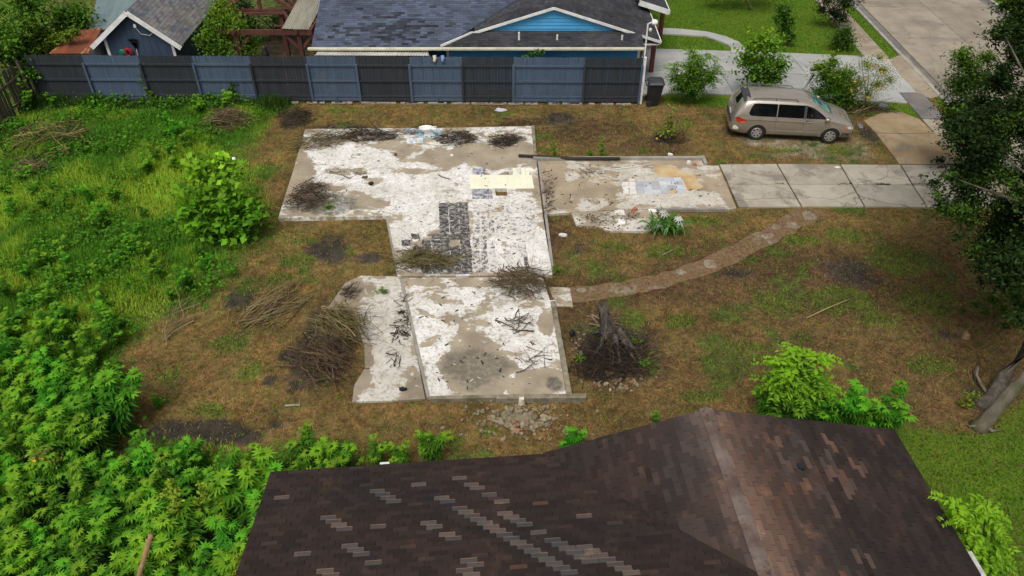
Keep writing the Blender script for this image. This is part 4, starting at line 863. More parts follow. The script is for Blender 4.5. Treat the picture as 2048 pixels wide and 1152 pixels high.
simple('green_metal', (.17, .23, .23), (.15, .2, .205), 2, .5, metal=.2)
gs = empty('green_metal_roof_barn', Vector((V(215, 30, 38.5).x, 38.5, 0)), 'grey green metal roofed outbuilding beyond the blue shed', 'shed')
q = [V(178, 58, 37.0), V(240, 62, 37.0), V(300, -40, 43), V(205, -40, 43)]
for i in range(6):
    A0, A1 = lerp(q[0], q[1], i/6), lerp(q[0], q[1], (i+1)/6); B0, B1 = lerp(q[3], q[2], i/6), lerp(q[3], q[2], (i+1)/6); z = Vector((0, 0, .03+.006*(i % 2)))
    MB().add([A0, A1, B1, B0, A0+z, A1+z, B1+z, B0+z], [(3, 2, 1, 0), (4, 5, 6, 7), (0, 1, 5, 4), (1, 2, 6, 5), (2, 3, 7, 6), (3, 0, 4, 7)]).build('roof_sheet', M['green_metal'], gs)
MB().prism([(q[0].x+.1, 37.2), (q[1].x-.1, 37.2), (q[1].x, 42.5), (q[0].x+.2, 42.5)], 0, q[0].z-.01).build('wall', M['pale_wall'], gs)

# ================================================================== PERGOLA
simple('red_timber', (.115, .04, .028), (.08, .027, .02), 4, .7, vec=(1, 1, .5), var=.3)
YP, YQ = 35.0, 37.3
pg = empty('timber_pergola', Vector((V(540, 100, YP).x, YP, 0)), 'dark red timber pergola with gabled rafters beside the grey roof', 'pergola')
def pb(a, b, w, h, nm): MB().bar(a, b, w, h).build(nm, M['red_timber'], pg, bevel=.01)
pA, pB = V(472, 66, YP), V(597, 66, YP)
for p in (pA, pB):
    pb(Vector((p.x, YP, 0)), Vector((p.x, YP, p.z)), .2, .2, 'post')
    for s_ in (-1, 1): pb(Vector((p.x+s_*.06, YP, p.z-.75)), Vector((p.x+s_*.6, YP, p.z-.1)), .1, .14, 'brace')
pb(V(436, 64, YP-.12), V(622, 65, YP-.12), .06, .26, 'beam'); pb(V(436, 64, YP+.12), V(622, 65, YP+.12), .06, .26, 'beam')
qA, qB = V(484, 26, YQ), V(561, 26, YQ)
for p in (qA, qB): pb(Vector((p.x, YQ, 0)), Vector((p.x, YQ, p.z+.1)), .2, .2, 'post')
pb(V(470, 23, YQ), V(575, 23, YQ), .1, .26, 'tie_beam'); pb(V(470, 27, YQ-.2), V(575, 27, YQ-.2), .08, .1, 'tie_beam')
mx = (qA.x+qB.x)/2; rz_ = qA.z+1.35
for k in range(7):
    y = YQ-.25+k*.55
    for s_ in (-1, 1): pb(Vector((mx, y, rz_)), Vector((mx+s_*2.0, y, qA.z-.02)), .08, .16, 'rafter')
pb(Vector((mx, YQ-.4, rz_)), Vector((mx, YQ+3.4, rz_)), .08, .2, 'ridge_beam'); pb(Vector((mx, YQ, qA.z+.1)), Vector((mx, YQ, rz_)), .14, .14, 'king_post')
for k in range(5): z = .3+k*.26; pb(Vector((mx-2.0+z*1.4, YQ-.3, qA.z+z)), Vector((mx-2.0+z*1.4, YQ+3.3, qA.z+z)), .06, .05, 'purlin'); pb(Vector((mx+2.0-z*1.4, YQ-.3, qA.z+z)), Vector((mx+2.0-z*1.4, YQ+3.3, qA.z+z)), .06, .05, 'purlin')
for p, q in ((pA, qA), (pB, qB)): pb(Vector((p.x, YP-.3, p.z+.15)), Vector((q.x, YQ+.3, p.z+.15)), .1, .2, 'side_beam')
for k in range(5): pb(V(440, 60, YP+.2+.35*k), V(485, 60, YP+.2+.35*k), .05, .08, 'slat'); pb(V(548, 52, YP+.2+.35*k), V(575, 52, YP+.2+.35*k), .05, .08, 'slat')
# corrugated sheet from pergola to house eave
simple('corr_sheet', (.33, .31, .25), (.25, .235, .185), 2, .5, vec=(3, .3, 1), dirt=(.2, .18, .13))
cs = empty('corrugated_canopy', Vector((V(600, 60, YP).x, YP+1, 0)), 'weathered corrugated sheet canopy between pergola and grey roof', 'canopy')
q = [V(563, 58, YP-.2), V(617, 60, YP-.2), V(664, -30, YP+3.9), V(612, -30, YP+3.9)]; m = MB(); nn = 22
for k in range(nn):
    t0, t1 = k/nn, (k+1)/nn; h0, h1 = Vector((0, 0, .04*(k % 2))), Vector((0, 0, .04*((k+1) % 2)))
    m.quad(lerp(q[0], q[1], t0)+h0, lerp(q[0], q[1], t1)+h1, lerp(q[3], q[2], t1)+h1, lerp(q[3], q[2], t0)+h0)
m.build('roof_sheet', M['corr_sheet'], cs)
MB().bar(q[1]+Vector((.12, 0, -.1)), q[2]+Vector((.12, 0, -.1)), .06, .22).build('edge_beam', M['red_timber'], cs); MB().bar(q[0]+Vector((0, .1, -.08)), q[3]+Vector((0, 0, -.08)), .06, .12).build('edge_beam', M['red_timber'], cs)
for p in (q[1], q[2]): MB().bar((p.x+.12, p.y+.1, 0), (p.x+.12, p.y+.1, p.z-.1), .1, .1).build('post', M['red_timber'], cs)
# patio and striped garden ornament
tag(MB().prism([(V(500, 100, 36.2).x, 34.4), (V(640, 100, 36).x, 34.4), (V(640, 95, 36).x, 36.2), (V(500, 95, 36).x, 36.2)], -.1, .03).build('patio', simple('patio_brick', (.3, .19, .11), (.24, .14, .08), 4), bevel=.01), kind='structure')
orn = empty('garden_ornament', Vector((V(530, 104, 34.7).x, 34.7, 0)), 'dark garden ornament on a white and black banded post under the pergola', 'ornament'); c = orn.location
for k in range(8): MB().lathe((c.x, c.y, .5+k*.09), [(.13, 0), (.13, .088)], 12).build('band', M['white_paint'] if k % 2 == 0 else M['dark_plastic'], orn)
MB().lathe((c.x, c.y, 0), [(.2, 0), (.15, .1), (.12, .5)], 12).build('foot', M['dark_plastic'], orn); MB().lathe((c.x, c.y, 1.22), [(.12, 0), (.17, .15), (.16, .35), (.09, .45), (.1, .55), (.05, .68)], 12).build('bust', M['dark_plastic'], orn, smooth=True)
# ================================================================== MINIVAN
n_ = N('van_paint'); lw_ = n_.new('ShaderNodeLayerWeight'); cA = n_.mix(n_.ramp(n_.noise(3, 6, .6, n_.objco()), .45, .7), (.36, .315, .26), (.33, .285, .23)); M['van_paint'] = n_.fin(cA, .25, .5, .5, .8)
n_ = N('van_glass'); M['van_glass'] = n_.fin((.004, .0045, .005), .05, 0, .28)
n_ = N('screen_glass'); cA = n_.mix(n_.ramp(n_.noise(3, 4, .6, n_.objco()), .35, .6), (.02, .09, .085), (.16, .36, .33)); M['screen_glass'] = n_.fin(cA, .06, 0, .6)
simple('van_grey', (.03, .032, .035), (.04, .042, .045), 4, .5, var=0); simple('tyre', (.013, .013, .013), (.02, .019, .018), 8, .85, var=0)
n_ = N('alloy'); M['alloy'] = n_.fin((.5, .49, .46), .35, .6, .5)
n_ = N('lamp_red'); M['lamp_red'] = n_.fin((.38, .02, .012), .12, 0, .6); n_ = N('lamp_amber'); M['lamp_amber'] = n_.fin((.7, .16, .02), .15, 0, .6); n_ = N('lamp_clear'); M['lamp_clear'] = n_.fin((.55, .56, .55), .1, .1, .7)
wr_, wf_ = G(1513, 279), G(1655, 286); vd = (wf_-wr_).normalized(); vang = math.atan2(vd.y, vd.x); vleft = Vector((-vd.y, vd.x, 0))
VL = 5.11; XR, XF = 1.13, 4.13
org = (wr_+wf_)/2+vleft*.88-vd*((XR+XF)/2+.03); org.z = .0
van = empty('minivan', org, 'champagne gold minivan with dark windows parked on the bare dirt', 'minivan', rz=vang)
# stations: x, zbottom, y_sill, y_max, (y,z) belt, (y,z) rail, (y,z) roof edge, z_top
ST = [(.00, .38, .60, .72, (.74, .60), (.72, .62), (.60, .635), .64), (.05, .30, .74, .84, (.84, .70), (.80, .74), (.66, .755), .76), (.10, .27, .80, .91, (.90, .98), (.86, 1.0), (.70, 1.02), 1.03), (.22, .25, .84, .945, (.935, 1.06), (.86, 1.22), (.70, 1.27), 1.29), (.40, .23, .85, .96, (.95, 1.09), (.80, 1.50), (.66, 1.57), 1.60),
      (.56, .22, .86, .965, (.955, 1.10), (.755, 1.62), (.62, 1.69), 1.715), (.9, .21, .87, .965, (.955, 1.10), (.74, 1.645), (.60, 1.715), 1.735), (1.6, .2, .87, .965, (.955, 1.09), (.735, 1.65), (.60, 1.72), 1.745), (2.3, .2, .87, .965, (.955, 1.08), (.735, 1.645), (.60, 1.715), 1.74), (2.9, .2, .87, .96, (.95, 1.07), (.725, 1.61), (.59, 1.68), 1.705),
      (3.2, .2, .87, .96, (.945, 1.06), (.715, 1.56), (.58, 1.625), 1.65), (3.5, .2, .87, .955, (.94, 1.05), (.74, 1.40), (.60, 1.46), 1.485), (3.8, .2, .87, .955, (.935, 1.035), (.78, 1.215), (.64, 1.27), 1.295), (4.08, .2, .86, .95, (.92, 1.0), (.82, 1.065), (.68, 1.10), 1.12), (4.4, .2, .85, .94, (.905, .93), (.80, .99), (.62, 1.03), 1.045),
      (4.7, .2, .82, .92, (.875, .84), (.77, .895), (.58, .93), .945), (4.92, .2, .76, .87, (.82, .75), (.72, .80), (.52, .83), .84), (5.05, .22, .66, .76, (.71, .64), (.62, .68), (.46, .70), .705), (5.11, .30, .48, .56, (.52, .52), (.46, .54), (.34, .55), .555)]
def sect(s_):
    x, zb, ys, ym, (yb, zl), (yr, zr), (ye, ze), zt = s_
    mz = min(.68, zb+(zl-zb)*.55)
    half = [(0, zb), (ys-.12, zb), (ys, zb+.05), (ym-.012, zb+(mz-zb)*.5), (ym, mz), (ym-.008, mz+(zl-mz)*.6), (yb, zl), ((yb+yr)/2, (zl+zr)/2), (yr, zr), ((yr*.4+ye*.6), zr*.25+ze*.75), (ye*.85, ze+(zt-ze)*.35), (ye*.45, ze+(zt-ze)*.85), (0, zt)]
    return half
def van_body():
    rings = []
    for s_ in ST:
        h = sect(s_); rings.append([(s_[0], -y, z) for y, z in h]+[(s_[0], y, z) for y, z in reversed(h[1:-1])])
    n = len(rings[0]); vs = [p for r in rings for p in r]; fs = []
    for i in range(len(rings)-1):
        for k in range(n): k2 = (k+1) % n; fs.append((i*n+k, (i+1)*n+k, (i+1)*n+k2, i*n+k2))
    fs.append(tuple(range(n))); fs.append(tuple((len(rings)-1)*n+k for k in range(n-1, -1, -1)))
    return MB().add(vs, fs)
vb = van_body().build('body', M['van_paint'], None, smooth=True, local=True)
cutm = MB()
for x in (XR, XF):
    k = 28; vs = [(x+.385*math.cos(2*math.pi*i/k), s_, .335+.385*math.sin(2*math.pi*i/k)) for s_ in (-1.2, -.62) for i in range(k)]
    for base in (0, 1):
        w2 = [(a, b if base == 0 else -b, c) for a, b, c in vs]
        fs = [(i, (i+1) % k, (i+1) % k+k, i+k) for i in range(k)]+[tuple(range(k-1, -1, -1)), tuple(range(k, 2*k))]
        cutm.add(w2, fs if base == 0 else [tuple(reversed(f)) for f in fs])
cut = cutm.build('cutter', M['dark_plastic'])
bmt = bmesh.new(); bmt.from_mesh(cut.data); bmesh.ops.recalc_face_normals(bmt, faces=bmt.faces); bmt.to_mesh(cut.data); bmt.free()
bmt = bmesh.new(); bmt.from_mesh(vb.data); bmesh.ops.recalc_face_normals(bmt, faces=bmt.faces); bmt.to_mesh(vb.data); bmt.free()
mo = vb.modifiers.new('cut', 'BOOLEAN'); mo.object = cut; mo.operation = 'DIFFERENCE'; mo.solver = 'EXACT'
dg = bpy.context.evaluated_depsgraph_get(); nm_ = bpy.data.meshes.new_from_object(vb.evaluated_get(dg)); vb.modifiers.clear(); vb.data = nm_; bpy.data.objects.remove(cut)
for p in vb.data.polygons: p.use_smooth = True
vb.parent = van; es = vb.modifiers.new('es', 'EDGE_SPLIT'); es.split_angle = math.radians(38)
def surf_y(x, z):
    for a, b in zip(ST[:-1], ST[1:]):
        if a[0] <= x <= b[0]:
            t = (x-a[0])/(b[0]-a[0]); ha, hb = sect(a), sect(b); h = [(p[0]+(q[0]-p[0])*t, p[1]+(q[1]-p[1])*t) for p, q in zip(ha, hb)]
            for p, q in zip(h[2:10], h[3:11]):
                if p[1] <= z <= q[1]: s_ = (z-p[1])/(q[1]-p[1]+1e-9); return p[0]+(q[0]-p[0])*s_
            return h[8][0]
    return .9
def side_patch(nm, poly, mat, out=.006, sub=4):
    for sg in (-1, 1):
        m = MB(); pts = []
        for i in range(len(poly)):
            a, b = poly[i], poly[(i+1) % len(poly)]
            for t in np.arange(0, 1, 1/sub): x = a[0]+(b[0]-a[0])*t; z = a[1]+(b[1]-a[1])*t; pts.append((x, sg*(surf_y(x, z)+out), z))
        c = np.mean(np.array([(p[0], 0, p[2]) for p in pts]), 0); cx, cz = c[0], c[2]
        k = len(pts); m.add(pts+[(cx, sg*(surf_y(cx, cz)+out), cz)], [((i, (i+1) % k, k) if sg < 0 else ((i+1) % k, i, k)) for i in range(k)])
        m.build(nm, mat, van, local=True)
side_patch('side_window', [(.66, 1.2), (.74, 1.12), (1.0, 1.11), (1.78, 1.105), (1.78, 1.59), (1.0, 1.59), (.82, 1.57), (.74, 1.45)], M['van_glass'])
side_patch('side_window', [(1.82, 1.105), (2.88, 1.095), (2.88, 1.575), (1.82, 1.59)], M['van_glass'])
side_patch('side_window', [(2.98, 1.095), (3.84, 1.075), (3.72, 1.18), (3.45, 1.365), (3.2, 1.5), (2.98, 1.56)], M['van_glass'])
side_patch('pillar_trim', [(2.885, 1.085), (2.975, 1.085), (2.975, 1.57), (2.885, 1.585)], M['van_grey'], .008)
side_patch('mirror_patch', [(3.86, 1.07), (4.02, 1.06), (3.86, 1.155)], M['van_grey'], .007)
for a, b in (((1.80, .34), (1.80, 1.10)), ((2.93, .32), (2.93, 1.09)), ((3.97, .75), (3.97, 1.06))):
    side_patch('door_seam', [(a[0]-.007, a[1]), (a[0]+.007, a[1]), (b[0]+.007, b[1]), (b[0]-.007, b[1])], M['van_grey'], .004)
side_patch('sliding_track', [(.55, .905), (1.9, .90), (1.9, .915), (.55, .92)], M['van_grey'], .005)
side_patch('body_crease', [(1.9, .895), (4.3, .86), (4.3, .872), (1.9, .91)], M['van_grey'], .003)
side_patch('rub_strip', [(1.58, .50), (3.68, .48), (3.68, .52), (1.58, .54)], M['alloy'], .008)
side_patch('sill_trim', [(1.58, .255), (3.68, .255), (3.68, .30), (1.58, .30)], M['van_grey'], .006)
side_patch('door_handle', [(2.68, .935), (2.86, .93), (2.86, .975), (2.68, .98)], M['alloy'], .022); side_patch('door_handle', [(3.0, .925), (3.18, .92), (3.18, .965), (3.0, .97)], M['alloy'], .022)
side_patch('handle_cup', [(2.98, .95), (3.12, .95), (3.1, 1.0), (3.0, 1.0)], M['van_grey'], .01)
side_patch('tail_lamp', [(.13, .98), (.2, .84), (.42, .78), (.58, .82), (.6, .9), (.42, .98), (.24, 1.05)], M['lamp_red'], .012)
side_patch('tail_indicator', [(.34, .78), (.56, .80), (.57, .85), (.36, .84)], M['lamp_amber'], .016)
side_patch('headlamp', [(4.74, .70), (4.98, .66), (5.02, .71), (4.9, .76), (4.76, .80)], M['lamp_clear'], .012)
side_patch('front_indicator', [(4.66, .69), (4.76, .685), (4.77, .80), (4.68, .80)], M['lamp_amber'], .013)
side_patch('front_bumper_skirt', [(4.55, .24), (5.05, .26), (5.08, .44), (4.86, .50), (4.58, .50)], M['van_grey'], .008)
side_patch('rear_bumper_scuff', [(.10, .48), (.3, .44), (.34, .55), (.2, .66), (.12, .64)], M['white_paint'], .006)
def top_patch(nm, rows, mat, out=.008):   # rows: (x, half width, z)
    m = MB(); vs = []; K = 6
    for x, hw, z, drop in rows:
        for k in range(-K, K+1): t = k/K; vs.append((x, t*hw, z+out-drop*t*t))
    w = 2*K+1; m.add(vs, [(i*w+k, i*w+k+1, (i+1)*w+k+1, (i+1)*w+k) for i in range(len(rows)-1) for k in range(w-1)]); return m.build(nm, mat, van, smooth=True, local=True)
top_patch('windscreen', [(3.27, .60, 1.62, .06), (3.5, .63, 1.49, .07), (3.8, .67, 1.30, .07), (4.06, .72, 1.14, .08)], M['screen_glass'], .012)
top_patch('wiper_cowl', [(4.06, .74, 1.135, .09), (4.13, .74, 1.11, .09)], M['van_grey'], .012)
top_patch('rear_window', [(.135, .72, 1.06, .02), (.23, .72, 1.30, .045), (.41, .665, 1.61, .07), (.44, .64, 1.635, .06)], M['van_glass'], .012)
top_patch('roof_spoiler', [(.41, .68, 1.625, .075), (.5, .68, 1.70, .075), (.66, .66, 1.73, .07), (.70, .64, 1.727, .06)], M['van_grey'], .018)
top_patch('rear_bumper_top', [(.0, .6, .645, .02), (.05, .74, .76, .02), (.085, .8, .80, .02)], M['van_grey'], .012)
for i in range(5):
    y = -.4+.2*i; MB().bar((.85, y, 1.742-.05*abs(y)), (2.7, y, 1.728-.06*abs(y)), .02, .012).build('roof_rib', M['van_paint'], van, local=True)
for s_ in (-1, 1):
    r = MB(); r.tube([(.78, s_*.66, 1.70), (.86, s_*.67, 1.765), (1.7, s_*.67, 1.78), (2.5, s_*.66, 1.765), (2.6, s_*.66, 1.69)], [.014, .016, .016, .016, .014], 7); r.tube([(1.7, s_*.67, 1.70), (1.7, s_*.67, 1.78)], .014, 6)
    r.build('roof_rail', M['van_grey'], van, smooth=True, local=True)
    MB().lathe((3.82, s_*1.05, 1.12), [(.02, -.09), (.085, -.06), (.1, .0), (.085, .06), (.02, .08)], 10, .9).build('wing_mirror', M['van_paint'], van, smooth=True, local=True)
    for x in (XR, XF):
        wh = MB(); y0 = s_*.70; y1 = s_*.935; R0 = .333; prof = [(.21, y0), (.30, y0), (R0, y0+s_*.035), (R0, y1-s_*.03), (.315, y1-s_*.004), (.285, y1), (.245, y1-s_*.006), (.222, y1-s_*.03), (.2, y1-s_*.06)]
        k = 30; vs = [(x+r_*math.cos(2*math.pi*i/k), y, .333+r_*math.sin(2*math.pi*i/k)) for r_, y in prof for i in range(k)]
        wh.add(vs, [(j*k+i, j*k+(i+1) % k, (j+1)*k+(i+1) % k, (j+1)*k+i) for j in range(len(prof)-1) for i in range(k)])
        wo_ = wh.build('wheel', M['tyre'], van, smooth=True, local=True)
        rm = MB(); yc = y1-s_*.045
        rm.add([(x+r_*math.cos(2*math.pi*i/k), y, .333+r_*math.sin(2*math.pi*i/k)) for r_, y in ((.222, y1-s_*.03), (.205, y1-s_*.018), (.19, y1-s_*.025)) for i in range(k)], [(j*k+i, j*k+(i+1) % k, (j+1)*k+(i+1) % k, (j+1)*k+i) for j in range(2) for i in range(k)])
        for i in range(7):
            a = 2*math.pi*i/7+.2; d_ = Vector((math.cos(a), 0, math.sin(a))); rm.bar(Vector((x, y1-s_*.03, .333))+d_*.03, Vector((x, y1-s_*.022, .333))+d_*.2, .018, .07, up=d_.cross(Vector((0, 1, 0))))
        rm.add([(x+.055*math.cos(2*math.pi*i/12), y1-s_*.012, .333+.055*math.sin(2*math.pi*i/12)) for i in range(12)], [tuple(range(12))])
        rm.build('rim', M['alloy'], wo_, local=True)
        MB().add([(x+.2*math.cos(2*math.pi*i/20), y1-s_*.06, .333+.2*math.sin(2*math.pi*i/20)) for i in range(20)], [tuple(range(20))]).build('brake_shadow', M['tyre'], wo_, local=True).name = 'spoke_shade_disc'  # dark disc standing in for the shade behind the spokes
MB().box((2.6, 0, .42), (4.0, 1.2, .3)).build('underbody', M['dark_plastic'], van, local=True)
MB().box((5.1, 0, .63), (.04, .62, .09)).build('grille', M['van_grey'], van, local=True, bevel=.01)
MB().box((.045, 0, .88), (.02, .3, .14)).build('number_plate', M['white_paint'], van, local=True)
# ================================================================== TOILET, BIN, PIPES, SMALL THINGS
n_ = N('porcelain'); M['porcelain'] = n_.fin((.7, .7, .68), .15, 0, .5)
tp = G(857, 272, ZA+.01); tl = empty('toilet', tp, 'white toilet bowl without tank standing on light blue tiles', 'toilet')
def loft(rings, cap=True):
    n = len(rings[0]); m = MB(); vs = [p for r in rings for p in r]
    fs = [(i*n+k, i*n+(k+1) % n, (i+1)*n+(k+1) % n, (i+1)*n+k) for i in range(len(rings)-1) for k in range(n)]
    if cap: fs += [tuple(range(n-1, -1, -1)), tuple((len(rings)-1)*n+k for k in range(n))]
    return m.add(vs, fs)
def oval(cx, rx, ry, z, n=22): return [(tp.x+cx+rx*math.cos(2*math.pi*k/n), tp.y+ry*math.sin(2*math.pi*k/n), tp.z+z) for k in range(n)]
loft([oval(.05, .26, .12, 0), oval(.05, .25, .115, .05), oval(.03, .18, .09, .15), oval(-.02, .22, .13, .24), oval(-.06, .28, .18, .33), oval(-.07, .31, .195, .37), oval(-.07, .315, .2, .40), oval(-.07, .30, .19, .415), oval(-.08, .23, .135, .41), oval(-.07, .2, .11, .34), oval(-.02, .1, .06, .25)]).build('bowl', M['porcelain'], tl, smooth=True)
MB().prism([(tp.x+.17, tp.y-.12), (tp.x+.36, tp.y-.14), (tp.x+.36, tp.y+.14), (tp.x+.17, tp.y+.12)], tp.z+.3, tp.z+.41).build('tank_shelf', M['porcelain'], tl, bevel=.03)
MB().lathe((tp.x+.3, tp.y, tp.z+.41), [(.035, 0), (.035, .004)], 10).build('inlet', M['dark_plastic'], tl)
for dx in (-.08, .14): MB().lathe((tp.x+dx, tp.y-.125, tp.z+.03), [(.02, 0), (.018, .03)], 8).build('bolt_cap', M['dark_plastic'], tl)
# wheelie bin
bp = G(1304, 207); bn = empty('wheelie_bin', bp, 'black wheeled rubbish bin beside the fence end', 'bin'); q = 1.06
def rr_(w, d, z, dx=0, dy=0): return [(bp.x+dx+a*w, bp.y+dy+b*d, z) for a, b in ((-1, -.8), (-.8, -1), (.8, -1), (1, -.8), (1, .8), (.8, 1), (-.8, 1), (-1, .8))]
loft([rr_(.24, .27, .03, .0), rr_(.26, .29, .3, .02), rr_(.33, .36, 1.0, .06), rr_(.36, .39, 1.03, .06)]).build('bin_body', M['dark_plastic'], bn, bevel=.01)
loft([rr_(.37, .4, 1.035, .06), rr_(.37, .4, 1.07, .06), rr_(.3, .34, 1.14, .05), rr_(.2, .2, 1.16, .05)]).build('lid', M['van_grey'], bn, bevel=.015)
MB().tube([(bp.x-.3, bp.y-.3, .98), (bp.x-.38, bp.y-.3, 1.0), (bp.x-.38, bp.y+.3, 1.0), (bp.x-.3, bp.y+.3, .98)], .02, 7).build('handle', M['dark_plastic'], bn)
for s_ in (-1, 1):
    m = MB(); k = 16; c = (bp.x-.2, bp.y+s_*.3, .13); m.tube([(c[0], c[1]-.04, c[2]), (c[0], c[1]+.04, c[2])], .13, 16); m.build('wheel', M['tyre'], bn)
# pipe, poles, timbers
def rod(name, pts, r, key, label, cat, n=7): return tag(MB().tube(pts, r, n).build(name, M[key], smooth=n > 5), label, cat)
simple('charred', (.02, .018, .016), (.035, .03, .026), 6, .85); simple('bamboo', (.3, .27, .1), (.24, .2, .08), 6)
rod('charred_beam', [G(1037, 311, ZA+.08), G(1150, 317, ZA+.07), G(1240, 317, .22)], [.06, .07, .06], 'charred', 'long charred black beam lying along the slab edge', 'beam', 6)
rod('plastic_pipe', [G(1192, 342, .13), G(1250, 336, .13), G(1306, 328, .13)], .02, 'white_paint', 'thin white plastic pipe lying on the right hand slab', 'pipe')
rod('pale_lath', [G(1131, 324, .13), G(1162, 325, .13)], .02, 'white_paint', 'short white lath beside the charred beam', 'stick')
rod('lawn_stick', [G(1324, 510, .04), G(1346, 500, .04)], .018, 'old_wood', 'short pale stick on the patchy grass below the lily', 'stick')
rod('bamboo_cane', [G(1613, 636, .05), G(1660, 614, .07), G(1700, 598, .05)], .022, 'bamboo', 'yellow green cane lying on the brown lawn', 'cane')
rod('timber_offcut', [G(570, 811, .04), G(600, 810, .04)], .04, 'old_wood', 'pale timber offcut lying on the dirt left of the side slab', 'timber', 4)
simple('pole_tan', (.3, .17, .09), (.22, .12, .065), 5); rod('wooden_pole', [G(238, 1290, 0), V(302, 1070, V(238, 1290, 7.2).y+.4)], [.05, .045], 'pole_tan', 'brown wooden pole standing in the thicket at the bottom edge', 'pole', 8)
# fallen light post beside the drive
lp2 = empty('mailbox_post', G(1590, 192), 'white and black post with small top beside the neighbour drive', 'post')
a_ = G(1596, 196); b_ = V(1624, 146, a_.y+.1)
MB().bar(a_, b_, .11, .11).build('post', M['white_paint'], lp2, bevel=.01); MB().bar(a_+Vector((.09, .0, .35)), b_+Vector((.1, .0, -.08)), .05, .1).build('dark_face', M['dark_plastic'], lp2)
MB().box(b_+Vector((.03, 0, .08)), (.3, .16, .12)).build('post_cap', M['white_paint'], lp2, bevel=.03); MB().box(b_+Vector((.0, 0, .16)), (.24, .18, .04)).build('cap_lid', M['dark_plastic'], lp2)
# scraps
random.seed(77)
def scrap(px, py, w, key, name, label, cat, z=.02, n=7, h=.05, asp=.6):
    c = G(px, py, z); m = MB(); s_ = 1/ppm(c)*w; ring = []
    top = [(c.x+s_*.5*math.cos(2*math.pi*i/n)*random.uniform(.7, 1.15), c.y+s_*.5*asp*math.sin(2*math.pi*i/n)*random.uniform(.7, 1.15)) for i in range(n)]
    vs = [(x, y, z-.01) for x, y in top]+[(c.x+(x-c.x)*.8, c.y+(y-c.y)*.8, z+h*random.uniform(.4, 1.2)) for x, y in top]+[(c.x, c.y, z+h*.9)]
    m.add(vs, [(i, (i+1) % n, (i+1) % n+n, i+n) for i in range(n)]+[(i+n, (i+1) % n+n, 2*n) for i in range(n)])
    return tag(m.build(name, M[key]), label, cat)
simple('cloth_lilac', (.55, .52, .6)); simple('rag_black', (.012, .012, .012)); simple('orange_brick', (.34, .13, .06), (.28, .1, .05), 6); simple('grey_sheet', (.16, .18, .21))
scrap(1001, 220, 26, 'cloth_lilac', 'crumpled_cloth', 'pale lilac crumpled cloth on the dead grass below the fence', 'cloth', .01, 9, .08, .45)
scrap(1675, 334, 15, 'white_paint', 'paper_sheet', 'white sheet of paper on the driveway edge below the minivan', 'paper', .06, 4, .01)
scrap(1340, 309, 13, 'white_paint', 'white_scrap', 'white scrap on the dirt beyond the slab kerb', 'rubbish', .0)
scrap(467, 318, 11, 'white_paint', 'white_scrap', 'white scrap in the grass behind the leafy bush', 'rubbish', .3)
scrap(806, 780, 18, 'rag_black', 'black_rag', 'black rag on the lower end of the side slab', 'rag', .05, 8, .1)
scrap(1144, 669, 15, 'rag_black', 'black_pot', 'black plastic pot on the dirt right of the front slab', 'pot', 0, 10, .16, 1)
scrap(742, 368, 11, 'rag_black', 'black_shoe', 'small black lump on the white slab right of the brush heap', 'rubbish', ZA, 8, .08, 1.2)
scrap(730, 355, 16, 'stick', 'dark_clod', 'dark brown clod near the middle of the upper slab', 'clod', ZA, 8, .06)
scrap(792, 310, 9, 'stick', 'dark_clod', 'dark brown chip on the slab left below the toilet', 'clod', ZA, 5, .05, 1)
scrap(904, 311, 7, 'white_paint', 'white_chip', 'white chip on the slab below the toilet', 'chip', ZA, 7, .05, 1)
scrap(1765, 215, 28, 'grey_sheet', 'folded_tarp', 'dark blue grey folded sheet beside the brush in front of the minivan', 'tarp', .02, 7, .2, .7)
scrap(1720, 252, 14, 'grey_sheet', 'grey_slab_scrap', 'grey scrap on the wet dirt in front of the minivan bumper', 'rubbish', .0, 6, .04, 1.4)
scrap(1272, 395, 18, 'pale_tile', 'brick', 'pale brick lying below the grey blue tiles', 'brick', .1, 4, .06, .4)
scrap(1270, 420, 16, 'orange_brick', 'brick_heap', 'reddish broken bricks on the small porch slab', 'brick', .08, 8, .1)
scrap(1378, 327, 12, 'pale_tile', 'broken_block', 'pale broken block in the corner of the right slab kerb', 'block', .1, 6, .12)
scrap(1388, 330, 12, 'orange_brick', 'broken_brick', 'orange broken brick in the corner of the right slab kerb', 'brick', .1, 5, .08)
scrap(1895, 800, 14, 'rag_black', 'grey_lump', 'dark stone on the brown leaf litter left of the leaning trunk', 'stone', 0, 8, .1) if False else None
scrap(1125, 470, 20, 'pale_tile', 'concrete_lump', 'pale flat concrete lump in the dirt right of the middle slab', 'lump', 0, 7, .05)
scrap(1930, 673, 18, 'pole_tan', 'tan_stone', 'tan stone beside a grey puddle mark under the oak', 'stone', 0, 7, .14, 1.2)
# litter chips strewn on the slabs: one mass nobody could count
m = MB(); random.seed(5)
for _ in range(420):
    px, py = random.choice([(random.uniform(600, 1080), random.uniform(270, 430)), (random.uniform(820, 1120), random.uniform(560, 780)), (random.uniform(1090, 1420), random.uniform(325, 410)), (random.uniform(1150, 1310), random.uniform(425, 455)), (random.uniform(800, 1090), random.uniform(430, 545))])
    c = G(px, py, ZA); s_ = random.uniform(.012, .05); a = random.uniform(0, 6.3); d_ = Vector((math.cos(a), math.sin(a), 0)); zt = ZA if px < 1070 else .105
    if px > 1090 and py > 418: zt = .07
    m.col = random.choice([(.05, .035, .025), (.03, .025, .02), (.09, .06, .035), (.5, .48, .44)]); c.z = zt+.006
    m.bar(c-d_*s_*1.4, c+d_*s_*1.4, s_*random.uniform(.4, 1), .018)
tag(m.build('slab_debris', M['litter']), 'small dark twigs and chips strewn over the concrete slabs', 'debris', kind='stuff')

